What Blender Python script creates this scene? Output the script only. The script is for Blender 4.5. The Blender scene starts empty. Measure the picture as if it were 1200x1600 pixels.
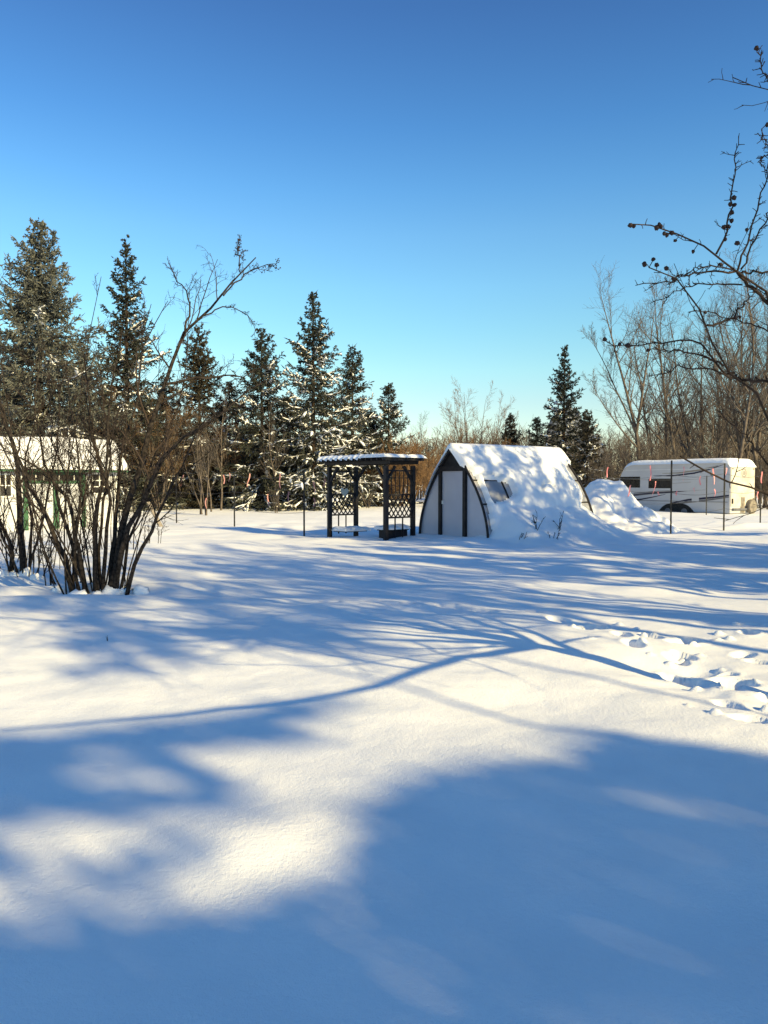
import bpy, bmesh, math, random
import numpy as np
from math import radians as R, sin, cos, tan, pi
from mathutils import Vector

sc = bpy.context.scene
COL = sc.collection
rnd = random.Random(7)
RNG = np.random.default_rng(7)

# ------------------------------------------------------------------ camera geometry (1200 x 1600 px photograph)
F = 1200.0
CAMZ = 1.6
PITCH = math.atan(43.0 / F)           # looking slightly down, eye level at y = 757

def ray(px, py):
    u, v = (px - 600.0) / F, (800.0 - py) / F
    return np.array([u, cos(PITCH) + v * sin(PITCH), -sin(PITCH) + v * cos(PITCH)])

def at(px, py, Y):
    d = ray(px, py)
    return np.array([0, 0, CAMZ]) + d * (Y / d[1])

def gr(px, py, z=0.0):
    d = ray(px, py)
    return np.array([0, 0, CAMZ]) + d * ((z - CAMZ) / d[2])

# sun: from behind the photographer's right shoulder
SUN_EL = R(22.0)
SUN_AZ = np.array([0.735, -0.678]); SUN_AZ /= np.linalg.norm(SUN_AZ)
SUN = np.array([SUN_AZ[0] * cos(SUN_EL), SUN_AZ[1] * cos(SUN_EL), sin(SUN_EL)])
COT = 1.0 / tan(SUN_EL)

# ------------------------------------------------------------------ noise
def _h(ix, iy, s):
    n = (ix.astype(np.int64) * 374761393 + iy.astype(np.int64) * 668265263 + s * 974711) & 0x7fffffff
    n = ((n ^ (n >> 13)) * 1274126177) & 0x7fffffff
    n = n ^ (n >> 16)
    return (n & 0xffff) / 32767.5 - 1.0

def vnoise(x, y, s=0):
    x = np.asarray(x, float); y = np.asarray(y, float)
    ix, iy = np.floor(x), np.floor(y)
    fx, fy = x - ix, y - iy
    fx = fx * fx * fx * (fx * (fx * 6 - 15) + 10); fy = fy * fy * fy * (fy * (fy * 6 - 15) + 10)
    a, b = _h(ix, iy, s), _h(ix + 1, iy, s)
    c, d = _h(ix, iy + 1, s), _h(ix + 1, iy + 1, s)
    return (a * (1 - fx) + b * fx) * (1 - fy) + (c * (1 - fx) + d * fx) * fy

def fbm(x, y, s=0, o=3):
    r, a = 0, 1.0
    for k in range(o):
        r = r + a * vnoise(x * 2 ** k, y * 2 ** k, s + k * 17); a *= .5
    return r

def sstep(a, b, x):
    t = np.clip((np.asarray(x, float) - a) / (b - a), 0, 1)
    return t * t * (3 - 2 * t)

# ------------------------------------------------------------------ mesh helpers
def me_np(name, V, Q=None, T=None, smooth=False):
    V = np.asarray(V, np.float32).reshape(-1, 3)
    m = bpy.data.meshes.new(name)
    m.vertices.add(len(V)); m.vertices.foreach_set('co', V.ravel())
    nq = 0 if Q is None else len(Q); nt = 0 if T is None else len(T)
    loops = np.concatenate([np.asarray(x, np.int32).ravel() for x in (Q, T) if x is not None and len(x)])
    start = np.concatenate([np.arange(nq) * 4, nq * 4 + np.arange(nt) * 3]).astype(np.int32)
    m.loops.add(len(loops)); m.loops.foreach_set('vertex_index', loops)
    m.polygons.add(nq + nt); m.polygons.foreach_set('loop_start', start)
    if smooth: m.polygons.foreach_set('use_smooth', np.ones(nq + nt, bool))
    m.update(calc_edges=True)
    return m

class MB:
    """collects boxes, bars, polygons and tubes into one mesh"""
    def __init__(s): s.v = []; s.f = []
    def add(s, verts, faces):
        n = len(s.v); s.v += [tuple(map(float, p)) for p in verts]; s.f += [tuple(i + n for i in f) for f in faces]
    def box(s, o, ax, ay, az):
        o, ax, ay, az = (np.asarray(q, float) for q in (o, ax, ay, az))
        if np.dot(np.cross(ax, ay), az) < 0: ax, ay = ay, ax
        P = [o, o + ax, o + ax + ay, o + ay]; P = P + [p + az for p in P]
        s.add(P, [(3, 2, 1, 0), (4, 5, 6, 7), (0, 1, 5, 4), (1, 2, 6, 5), (2, 3, 7, 6), (3, 0, 4, 7)])
    def bar(s, a, b, w, h=None, up=(0, 0, 1)):
        a, b, up = np.asarray(a, float), np.asarray(b, float), np.asarray(up, float)
        h = h or w; t = b - a; t = t / np.linalg.norm(t)
        x = np.cross(t, up)
        if np.linalg.norm(x) < 1e-3: x = np.cross(t, (1, 0, 0))
        x = x / np.linalg.norm(x); y = np.cross(x, t)
        s.box(a - x * w / 2 - y * h / 2, x * w, b - a, y * h)
    def tube(s, pts, rad, k=8, cap=True):
        pts = np.asarray(pts, float); n = len(pts); rad = np.broadcast_to(rad, n)
        V, Fc = tubes(pts[None], np.asarray(rad, float)[None], k)
        f = [tuple(q) for q in Fc]
        if cap: f += [tuple(range(k))[::-1], tuple(range((n - 1) * k, n * k))]
        s.add(V, f)
    def poly(s, pts, ext):
        """prism: flat outline pts pushed along ext"""
        pts = [np.asarray(p, float) for p in pts]; e = np.asarray(ext, float); n = len(pts)
        s.add(pts + [p + e for p in pts], [tuple(range(n))[::-1], tuple(range(n, 2 * n))] + [(i, (i + 1) % n, n + (i + 1) % n, n + i) for i in range(n)])
    def build(s, name, mat, parent=None, bevel=0, smooth=False):
        m = bpy.data.meshes.new(name); m.from_pydata(s.v, [], s.f)
        bm = bmesh.new(); bm.from_mesh(m); bmesh.ops.recalc_face_normals(bm, faces=bm.faces)
        if bevel: bmesh.ops.bevel(bm, geom=list(bm.edges), offset=bevel, segments=2, affect='EDGES', clamp_overlap=True)
        bm.to_mesh(m); bm.free()
        if smooth: m.polygons.foreach_set('use_smooth', np.ones(len(m.polygons), bool))
        return link(name, m, mat, parent)

def link(name, m, mat, parent=None):
    o = bpy.data.objects.new(name, m); COL.objects.link(o)
    if mat is not None and len(m.materials) == 0: m.materials.append(mat)
    if parent is not None:
        o.parent = parent
        o.matrix_parent_inverse = parent.matrix_basis.inverted()
    return o

def tag(o, label=None, cat=None, group=None, kind=None):
    if label: o['label'] = label
    if cat: o['category'] = cat
    if group: o['group'] = group
    if kind: o['kind'] = kind
    return o

def thing(name, loc, label, cat, group=None, rz=0):
    o = bpy.data.objects.new(name, None); COL.objects.link(o)
    o.empty_display_size = .1
    o.location = [float(q) for q in loc]; o.rotation_euler = (0, 0, rz)
    tag(o, label, cat, group); return o

def local(name, m, mat, parent):
    """child whose mesh is in the parent's own space"""
    o = bpy.data.objects.new(name, m); COL.objects.link(o); o.parent = parent
    if len(m.materials) == 0: m.materials.append(mat)
    return o

def copy_thing(root, loc, rz, s, label, group):
    r = root.copy(); COL.objects.link(r)
    r.location = [float(q) for q in loc]; r.rotation_euler = (0, 0, rz); r.scale = (s, s, s) if np.isscalar(s) else s
    r['label'] = label; r['group'] = group
    for ch in list(root.children):
        c = ch.copy(); COL.objects.link(c); c.parent = r
    return r

def tubes(P, Rr, k=3):
    """P (M,N,3) polylines, Rr (M,N) radii -> verts, quads"""
    M, N, _ = P.shape
    t = np.empty_like(P); t[:, 1:-1] = P[:, 2:] - P[:, :-2]; t[:, 0] = P[:, 1] - P[:, 0]; t[:, -1] = P[:, -1] - P[:, -2]
    t /= np.linalg.norm(t, axis=2, keepdims=True) + 1e-9
    mean = P[:, -1] - P[:, 0]; mean /= np.linalg.norm(mean, axis=1, keepdims=True) + 1e-9
    ref = np.where(np.abs(mean[:, 2:3]) > .8, np.array([[1., 0, 0]]), np.array([[0, 0, 1.]]))[:, None, :]
    u = np.cross(t, np.broadcast_to(ref, t.shape)); u /= np.linalg.norm(u, axis=2, keepdims=True) + 1e-9
    w = np.cross(t, u)
    a = np.arange(k) * 2 * pi / k
    V = P[:, :, None, :] + Rr[:, :, None, None] * (u[:, :, None, :] * np.cos(a)[None, None, :, None] + w[:, :, None, :] * np.sin(a)[None, None, :, None])
    idx = np.arange(M * N * k).reshape(M, N, k)
    nx = np.roll(idx, -1, axis=2)
    Q = np.stack([idx[:, :-1], nx[:, :-1], nx[:, 1:], idx[:, 1:]], axis=-1).reshape(-1, 4)
    return V.reshape(-1, 3), Q

def join(parts):
    V, Q, n = [], [], 0
    for v, q in parts:
        V.append(v); Q.append(q + n); n += len(v)
    return np.concatenate(V), np.concatenate(Q)

def unit(a): return a / (np.linalg.norm(a, axis=-1, keepdims=True) + 1e-9)

def grow(P, Rr, K, ang, lenf, trange, npts, up, wander, rng, rf=.6, rmin=.002, taper=.5, length=None, flat=0):
    M, N, _ = P.shape
    idx = np.repeat(np.arange(M), K); n = len(idx)
    t = np.tile((np.arange(K) + 0.0) / K, M) + rng.random(n) / K
    t = trange[0] + (trange[1] - trange[0]) * t
    f = t * (N - 1); i = np.minimum(f.astype(int), N - 2); fr = (f - i)[:, None]
    p0 = P[idx, i] * (1 - fr) + P[idx, i + 1] * fr
    tang = unit(P[idx, i + 1] - P[idx, i])
    r0 = (Rr[idx, i] * (1 - fr[:, 0]) + Rr[idx, i + 1] * fr[:, 0]) * rf
    plen = np.linalg.norm(np.diff(P, axis=1), axis=2).sum(1)[idx]
    L = (plen if length is None else length) * (lenf[0] + (lenf[1] - lenf[0]) * rng.random(n)) * (1 - t * taper)
    g = rng.normal(size=(n, 3)); g[:, 2] *= (1 - flat)
    perp = unit(g - (g * tang).sum(1, keepdims=True) * tang)
    a = np.radians(ang[0] + (ang[1] - ang[0]) * rng.random(n))[:, None]
    d = unit(tang * np.cos(a) + perp * np.sin(a))
    out = np.empty((n, npts, 3)); out[:, 0] = p0
    st = (L / (npts - 1))[:, None]
    for k in range(1, npts):
        d = unit(d + np.array([0, 0, up]) + wander * rng.normal(size=(n, 3)))
        out[:, k] = out[:, k - 1] + d * st
    rr = np.maximum(r0, rmin)[:, None] * np.linspace(1, .35, npts)[None]
    return out, np.maximum(rr, rmin * .6)

def wander_path(p, d, L, n, wander, up, rng):
    out = [np.asarray(p, float)]; d = unit(np.asarray(d, float))
    for _ in range(n - 1):
        d = unit(d + np.array([0, 0, up]) + wander * rng.normal(size=3)); out.append(out[-1] + d * L / (n - 1))
    return np.array(out)

def resample(pts, n):
    pts = np.asarray(pts, float)
    # smooth (Catmull-Rom) then n even points
    q = np.vstack([2 * pts[0] - pts[1], pts, 2 * pts[-1] - pts[-2]]); out = []
    for i in range(1, len(q) - 2):
        for t in np.linspace(0, 1, 8, endpoint=False):
            a, b, c, d = q[i - 1], q[i], q[i + 1], q[i + 2]
            out.append(.5 * (2 * b + (c - a) * t + (2 * a - 5 * b + 4 * c - d) * t * t + (3 * b - a - 3 * c + d) * t ** 3))
    out.append(pts[-1]); out = np.array(out)
    s = np.concatenate([[0], np.cumsum(np.linalg.norm(np.diff(out, axis=0), axis=1))])
    w = np.linspace(0, s[-1], n)
    return np.stack([np.interp(w, s, out[:, k]) for k in range(3)], 1)

# ------------------------------------------------------------------ materials
def mat(name, col, rough=.7, col2=None, scale=6.0, bump=0, bscale=40.0, metal=0, spec=.3, island=False, detail=4.0, lo=.35, hi=.65, stretch=None):
    m = bpy.data.materials.new(name); m.use_nodes = True; nt = m.node_tree
    b = nt.nodes['Principled BSDF']
    b.inputs['Roughness'].default_value = rough; b.inputs['Metallic'].default_value = metal
    b.inputs['Specular IOR Level'].default_value = spec
    b.inputs['Base Color'].default_value = (*col, 1)
    tc = nt.nodes.new('ShaderNodeTexCoord')
    src = tc.outputs['Object']
    if stretch:
        mp = nt.nodes.new('ShaderNodeMapping'); mp.inputs['Scale'].default_value = stretch
        nt.links.new(src, mp.inputs['Vector']); src = mp.outputs['Vector']
    if col2:
        r = nt.nodes.new('ShaderNodeValToRGB')
        r.color_ramp.elements[0].color = (*col, 1); r.color_ramp.elements[1].color = (*col2, 1)
        r.color_ramp.elements[0].position = lo; r.color_ramp.elements[1].position = hi
        if island:
            r.color_ramp.elements[0].position = 0; r.color_ramp.elements[1].position = 1
            g = nt.nodes.new('ShaderNodeNewGeometry'); nt.links.new(g.outputs['Random Per Island'], r.inputs['Fac'])
        else:
            n = nt.nodes.new('ShaderNodeTexNoise'); n.inputs['Scale'].default_value = scale; n.inputs['Detail'].default_value = detail
            nt.links.new(src, n.inputs['Vector']); nt.links.new(n.outputs['Fac'], r.inputs['Fac'])
        nt.links.new(r.outputs['Color'], b.inputs['Base Color'])
    if bump:
        n2 = nt.nodes.new('ShaderNodeTexNoise'); n2.inputs['Scale'].default_value = bscale; n2.inputs['Detail'].default_value = 5
        nt.links.new(src, n2.inputs['Vector'])
        bp = nt.nodes.new('ShaderNodeBump'); bp.inputs['Strength'].default_value = 1; bp.inputs['Distance'].default_value = bump
        nt.links.new(n2.outputs['Fac'], bp.inputs['Height']); nt.links.new(bp.outputs['Normal'], b.inputs['Normal'])
    return m

def snow_mat(name, fine=True):
    m = mat(name, (.87, .88, .90), .65, (.93, .93, .94), 1.5, spec=.15)
    nt = m.node_tree; b = nt.nodes['Principled BSDF']
    tc = nt.nodes.new('ShaderNodeTexCoord')
    prev = None
    for sc_, d in ((9, .006), (45, .004), (170, .0036)):
        n = nt.nodes.new('ShaderNodeTexNoise'); n.inputs['Scale'].default_value = sc_; n.inputs['Detail'].default_value = 3
        nt.links.new(tc.outputs['Object'], n.inputs['Vector'])
        bp = nt.nodes.new('ShaderNodeBump'); bp.inputs['Distance'].default_value = d; bp.inputs['Strength'].default_value = .8
        nt.links.new(n.outputs['Fac'], bp.inputs['Height'])
        if prev: nt.links.new(prev.outputs['Normal'], bp.inputs['Normal'])
        prev = bp
    nt.links.new(prev.outputs['Normal'], b.inputs['Normal'])
    return m

M = dict(
    snow=snow_mat('snow'),
    snow_obj=mat('snow_clump', (.86, .87, .9), .7, (.92, .92, .93), 3, bump=.03, bscale=8, spec=.1),
    bark_dark=mat('dark_bark', (.022, .016, .013), .9, (.06, .043, .034), 14, bump=.01, bscale=40, spec=.1),
    bark_shrub=mat('shrub_bark', (.008, .007, .007), .9, (.050, .041, .036), 22, bump=.004, bscale=60, spec=.1),
    twig_shrub=mat('shrub_twig', (.013, .011, .010), .9, (.062, .046, .039), island=True, spec=.1),
    bark_apple=mat('apple_bark', (.016, .012, .010), .85, (.055, .039, .031), 9, bump=.004, bscale=70, spec=.15),
    bark_far=mat('grey_bark', (.06, .05, .044), .9, (.16, .13, .108), 3, spec=.1),
    twig_far=mat('far_twig', (.05, .044, .042), .9, (.155, .132, .118), island=True, spec=.1),
    twig_orange=mat('willow_twig', (.10, .06, .032), .9, (.28, .175, .10), island=True, spec=.1),
    wood_far=mat('far_wood', (.055, .046, .040), .9, (.18, .142, .112), island=True, spec=.1),
    needles=mat('spruce_needles', (.013, .017, .015), .8, (.080, .085, .070), island=True, spec=.15),
    needles_grey=mat('blue_spruce_needles', (.040, .048, .046), .8, (.20, .205, .185), island=True, spec=.15),
    needles_brown=mat('dull_needles', (.022, .021, .016), .8, (.10, .086, .062), island=True, spec=.15),
    apple=mat('withered_fruit', (.010, .006, .006), .6, (.034, .015, .014), 60, spec=.3),
    wood_black=mat('stained_timber', (.008, .008, .011), .7, (.022, .021, .024), 9, bump=.003, bscale=50, stretch=(1, 1, .15)),
    poly_panel=mat('twin_wall_panel', (.47, .46, .52), .35, (.54, .53, .59), 1.2, spec=.4),
    poly_grey=mat('grey_film', (.24, .25, .28), .3, (.34, .35, .38), 2.0, spec=.4),
    frame_dark=mat('dark_frame', (.010, .009, .011), .6, (.028, .023, .022), 7, bump=.002, bscale=40),
    steel=mat('post_steel', (.012, .013, .016), .6, (.03, .03, .033), 9, metal=.2),
    wire=mat('wire', (.05, .05, .055), .5, (.09, .09, .09), 4, metal=.5),
    ribbon_faded=mat('faded_ribbon', (.42, .20, .19), .7, (.55, .30, .28), 3, spec=.1),
    ribbon=mat('pink_ribbon', (.72, .22, .25), .6, (.85, .36, .36), 3, spec=.2),
    white_wall=mat('white_boards', (.44, .45, .49), .7, (.56, .57, .60), 2.0, bump=.004, bscale=14, spec=.2, stretch=(1, 1, 6)),
    green=mat('green_paint', (.012, .07, .03), .5, (.02, .10, .045), 4),
    glass_dark=mat('dark_glass', (.012, .012, .014), .12, (.03, .03, .032), 2, spec=.6),
    white_trim=mat('white_trim', (.7, .69, .66), .5, (.76, .75, .72), 5),
    camper=mat('camper_side', (.47, .465, .48), .35, (.52, .515, .525), 1.0, spec=.4),
    camper_end=mat('camper_end', (.36, .33, .28), .5, (.58, .545, .48), 1.3, spec=.3, lo=.3, hi=.6),
    stripe_navy=mat('navy_stripe', (.012, .012, .035), .4, (.022, .02, .05), 3),
    stripe_grey=mat('grey_stripe', (.11, .11, .12), .4, (.16, .155, .16), 3),
    stripe_tan=mat('tan_stripe', (.25, .21, .17), .4, (.31, .27, .22), 3),
    tyre=mat('rubber', (.012, .012, .012), .85, (.03, .028, .026), 12),
    mud_and_shade=mat('grime_and_shade', (.14, .12, .10), .8, (.25, .22, .18), 5),  # grimy tone, also used for the painted shade on the trailer's rear
    heart=mat('heart_paint', (.42, .45, .42), .6, (.5, .53, .5), 8),
    hill=mat('far_hill', (.10, .12, .16), 1, (.20, .21, .24), .02, spec=0),
    boards=mat('weathered_board', (.22, .19, .16), .8, (.34, .30, .25), 6),
)

# ------------------------------------------------------------------ greenhouse frame of reference (used by the ground too)
GA = unit(np.array([.82, .57])); GW = np.array([GA[1], -GA[0]])
GF = np.array([1.985, 22.4]); GHW, GHH, GL = 1.55, 2.66, 4.45

def gl(x, y):
    dx, dy = x - GF[0], y - GF[1]
    return dx * GA[0] + dy * GA[1], dx * GW[0] + dy * GW[1]

# ------------------------------------------------------------------ ground height
FOOT = []
def _mkfoot():
    r = random.Random(21)
    def trail(pix, step, wob, depth, sz):
        pts = np.array([gr(*p)[:2] for p in pix]); pts = np.c_[pts, np.zeros(len(pts))]
        L = np.linalg.norm(np.diff(pts, axis=0), axis=1).sum()
        q = resample(pts, max(3, int(L / step)))
        for i in range(len(q)):
            k = min(i, len(q) - 2); t = unit(q[k + 1] - q[k])[:2]; nrm = np.array([-t[1], t[0]])
            o = (1 if i % 2 else -1) * wob + r.uniform(-.05, .05)
            FOOT.append((q[i][0] + nrm[0] * o, q[i][1] + nrm[1] * o, math.atan2(t[1], t[0]) + r.uniform(-.3, .3), sz * r.uniform(.8, 1.25), depth * r.uniform(.6, 1.2)))
    trail([(520, 944), (640, 950), (720, 958), (800, 964), (870, 976), (925, 992)], .42, .07, .055, .12)
    trail([(925, 992), (985, 1012), (1040, 1035), (1100, 1062), (1160, 1095), (1230, 1120)], .34, .10, .065, .088)
    trail([(950, 990), (1040, 1015), (1120, 1035), (1200, 1045), (1300, 1060)], .40, .11, .06, .088)
    trail([(1080, 1052), (1150, 1072), (1220, 1084)], .34, .15, .085, .10)
    trail([(1120, 1050), (1170, 1040), (1230, 1015)], .38, .12, .07, .095)
    for px, py in ((1175, 988), (1170, 1003), (1176, 1122), (1065, 1013), (1080, 1010)):
        g = gr(px, py); FOOT.append((g[0], g[1], r.uniform(0, 3), .10, .07))
_mkfoot()
TRAMP = [gr(*p)[:2] for p in ((1075, 1050), (1115, 1062), (1160, 1075), (1210, 1090), (1270, 1100))]

def Hbase(x, y):
    x = np.asarray(x, float); y = np.asarray(y, float)
    d = np.hypot(x, y)
    z = .07 * fbm(x / 5.0 + 3.3, y / 3.6 + 1.7, 3, 3) + .028 * fbm(x / 1.5, y / 1.1, 11, 2)
    z = z + .0055 * fbm(x / .33, y / .3, 31, 2) * sstep(30, 8, d)
    z = z + .045 * np.exp(-((x + .55) / .42) ** 2 - ((y - 3.45) / .34) ** 2) - .03 * np.exp(-((x + 1.25) / .4) ** 2 - ((y - 3.2) / .35) ** 2)
    z = z * sstep(0, 3, d) + .25 * fbm(x / 30, y / 30, 51, 2) * sstep(25, 70, d)
    z = z + 1.2 * sstep(90, 400, d) * fbm(x / 120, y / 120, 77, 2)
    return z

def Hgt(x, y):
    x = np.asarray(x, float); y = np.asarray(y, float)
    z = Hbase(x, y)
    # trampled trench and footprints
    zt = np.zeros_like(z); 
    for tx, ty in TRAMP:
        zt = np.maximum(zt, np.exp(-(((x - tx) / .5) ** 2 + ((y - ty) / .38) ** 2)))
    z = z - .06 * zt + .032 * zt * fbm(x / .34, y / .30, 91, 2)
    for fx, fy, a, sz, dp in FOOT:
        m = (np.abs(x - fx) < .7) & (np.abs(y - fy) < .7)
        if not m.any(): continue
        dx, dy = x[m] - fx, y[m] - fy
        u = (dx * cos(a) + dy * sin(a)) / (sz * 1.35); v = (-dx * sin(a) + dy * cos(a)) / (sz * .8)
        rr = u * u + v * v + .14 * vnoise(dx / .09 + fx * 7, dy / .09, 5)
        z[m] += -dp * sstep(1.15, .50, rr) + dp * .09 * np.exp(-((np.sqrt(np.maximum(rr, 0)) - 1.35) / .3) ** 2)
    rc = random.Random(8)
    for fx, fy, a, sz, dp in FOOT:
        if dp < .05: continue
        for _ in range(2):       # clods kicked out of the prints
            cx, cy, cr = fx + rc.gauss(0, .2), fy + rc.gauss(0, .16), rc.uniform(.025, .05)
            m = (np.abs(x - cx) < .2) & (np.abs(y - cy) < .2)
            if m.any(): z[m] += cr * .75 * np.sqrt(np.clip(1 - ((x[m] - cx) ** 2 + (y[m] - cy) ** 2) / cr ** 2, 0, 1))
    # snow bank against the greenhouse's sunny side
    s, q = gl(x, y)
    e = sstep(-.05, .75, s) * sstep(5.6, 4.0, s)
    b = (1.12 + .12 * vnoise(s * 1.3, q * 1.3, 8)) * np.clip(1 - (q - 1.25) / 2.6, 0, 1) ** 1.6 * sstep(.75, 1.25, q)
    b = b + .07 * fbm(x / .45, y / .45, 13, 2) * np.clip(1 - abs(q - 2.2) / 1.6, 0, 1)
    z = z + e * b
    # soft apron round the greenhouse front and pergola
    z = z + .10 * np.exp(-((s + .2) / 1.2) ** 2 - (q / 2.4) ** 4)
    # hollows at the shrubs
    for bx, by, bw in ((-4.25, 11.4, 1.0), (-6.3, 12.7, .9)):
        z = z - .10 * np.exp(-(((x - bx) / bw) ** 2 + ((y - by) / .6) ** 2)) + .10 * np.exp(-(((x - bx - .2) / 1.5) ** 2 + ((y - by + .9) / .5) ** 2))
    # wheel-rut like ridges by the fence on the right
    z = z + .16 * np.exp(-(((y - 26.6 - .12 * (x - 9)) / .5) ** 2)) * sstep(8.6, 9.6, x) * sstep(16, 13, x) * (.6 + .6 * vnoise(x * 1.1, y, 44))
    z = z + .12 * np.exp(-(((y - 30.3 + .45 * (x + 5)) / .5) ** 2)) * sstep(-6.5, -5, x) * sstep(-1.5, -3, x) * (.6 + .6 * vnoise(x * 1.4, y, 45))
    return z

def Hp(x, y): return float(Hgt(np.array([float(x)]), np.array([float(y)]))[0])
def on(x, y, dz=0.0): return np.array([x, y, Hp(x, y) + dz])

def grid_mesh(name, xs, ys, zf):
    X, Y = np.meshgrid(xs, ys); Z = zf(X.ravel(), Y.ravel())
    V = np.stack([X.ravel(), Y.ravel(), Z], 1)
    nx, ny = len(xs), len(ys); i = np.arange(nx * ny).reshape(ny, nx)
    Q = np.stack([i[:-1, :-1], i[:-1, 1:], i[1:, 1:], i[1:, :-1]], -1).reshape(-1, 4)
    return V, Q

def axis(segs, lo, hi, growth=1.12):
    """segs: list of (start, end, step), then growing steps to lo / hi"""
    v = []
    for a, b, st in segs: v += list(np.arange(a, b, st))
    v.append(segs[-1][1]); st = segs[-1][2]; x = v[-1]
    while x < hi: st *= growth; x += st; v.append(x)
    st = segs[0][2]; x = v[0]; pre = []
    while x > lo: st *= growth; x -= st; pre.append(x)
    return np.array(pre[::-1] + v)

xs = axis([(-5, -2.5, .07), (-2.5, .8, .045), (.8, 4.6, .024), (4.6, 9, .09)], -2500, 2500)
ys = axis([(1.2, 5.2, .045), (5.2, 9.0, .024), (9.0, 20, .09), (20, 27, .08), (27, 34, .14)], -400, 3500)
V, Q = grid_mesh('snow_ground', xs, ys, Hgt)
tag(link('snow_ground', me_np('snow_ground', V, Q, smooth=True), M['snow']), kind='structure')

# low far hills
def hill(cx, cy, w, h, seed):
    a = np.linspace(-1, 1, 70); b = np.linspace(-1, 1, 14)
    A, B = np.meshgrid(a, b)
    z = h * np.clip(1 - A ** 2, 0, 1) ** 1.3 * np.clip(1 - B ** 2, 0, 1) * (1 + .25 * fbm(A * 4, B * 2, seed, 3)) - 6
    V = np.stack([cx + A.ravel() * w, cy + B.ravel() * w * .35, z.ravel()], 1)
    i = np.arange(A.size).reshape(A.shape)
    Q = np.stack([i[:-1, :-1], i[:-1, 1:], i[1:, 1:], i[1:, :-1]], -1).reshape(-1, 4)
    tag(link('hill', me_np('hill', V, Q, smooth=True), M['hill']), kind='structure')
hill(372, 1500, 95, 150, 2); hill(-500, 1700, 900, 62, 5); hill(1100, 1700, 500, 75, 9)

# ------------------------------------------------------------------ world and sun
W = bpy.data.worlds.new("World"); sc.world = W; W.use_nodes = True
nt = W.node_tree; bg = nt.nodes['Background']
sky = nt.nodes.new('ShaderNodeTexSky'); sky.sky_type = 'NISHITA'; sky.sun_disc = False
sky.sun_elevation = SUN_EL; sky.sun_rotation = math.atan2(SUN_AZ[0], SUN_AZ[1])
sky.altitude = 300; sky.air_density = 1.0; sky.dust_density = 0.1; sky.ozone_density = 2.0
hs = nt.nodes.new('ShaderNodeHueSaturation'); hs.inputs['Saturation'].default_value = 1.2
nt.links.new(sky.outputs['Color'], hs.inputs['Color'])
# clear winter air: deeper blue overhead, pale cyan low down (colour by height above the horizon only)
sx = nt.nodes.new('ShaderNodeSeparateXYZ'); ab = nt.nodes.new('ShaderNodeMath'); ab.operation = 'ABSOLUTE'
tcw = nt.nodes.new('ShaderNodeTexCoord')
nt.links.new(tcw.outputs['Generated'], sx.inputs['Vector']); nt.links.new(sx.outputs['Z'], ab.inputs[0])
rp = nt.nodes.new('ShaderNodeValToRGB'); nt.links.new(ab.outputs[0], rp.inputs['Fac'])
SKY = [(0, (1.3, 1.15, 1.05)), (.105, (1.49, 1.42, 1.21)), (.144, (1.57, 1.65, 1.32)), (.193, (1.55, 1.75, 1.45)), (.245, (1.58, 1.82, 1.61)), (.304, (1.51, 1.77, 1.68)),
       (.352, (1.29, 1.65, 1.70)), (.415, (1.06, 1.43, 1.62)), (.52, (.92, 1.12, 1.38)), (1, (.95, 1.14, 1.32))]
er = rp.color_ramp.elements
while len(er) < len(SKY): er.new(.5)
for e_, (p_, c_) in zip(er, SKY): e_.position = p_
for e_, (p_, c_) in zip(er, SKY): e_.color = (c_[0] / 2, c_[1] / 2, c_[2] / 2, 1)
vm = nt.nodes.new('ShaderNodeVectorMath'); vm.operation = 'MULTIPLY'; v2 = nt.nodes.new('ShaderNodeVectorMath'); v2.operation = 'SCALE'; v2.inputs['Scale'].default_value = 2.06
nt.links.new(hs.outputs['Color'], vm.inputs[0]); nt.links.new(rp.outputs['Color'], vm.inputs[1]); nt.links.new(vm.outputs[0], v2.inputs[0]); nt.links.new(v2.outputs[0], bg.inputs['Color'])
bg.inputs['Strength'].default_value = .12
sl = bpy.data.lights.new('sun', 'SUN'); sl.energy = 8.3; sl.angle = R(.53); sl.color = (1, .795, .38)
so = bpy.data.objects.new('sun', sl); COL.objects.link(so)
so.rotation_euler = Vector(-SUN).to_track_quat('-Z', 'Y').to_euler(); so.location = (20, -20, 20)

cam = bpy.data.cameras.new('camera'); co = bpy.data.objects.new('camera', cam); COL.objects.link(co)
cam.sensor_fit = 'VERTICAL'; cam.sensor_height = 32; cam.lens = 24; cam.clip_end = 6000; cam.clip_start = .05
co.location = (0, 0, CAMZ); co.rotation_euler = (pi / 2 - PITCH, 0, 0)
sc.camera = co
sc.view_settings.view_transform = 'Standard'; sc.view_settings.look = 'None'; sc.view_settings.exposure = 0
sc.cycles.max_bounces = 6

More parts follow.
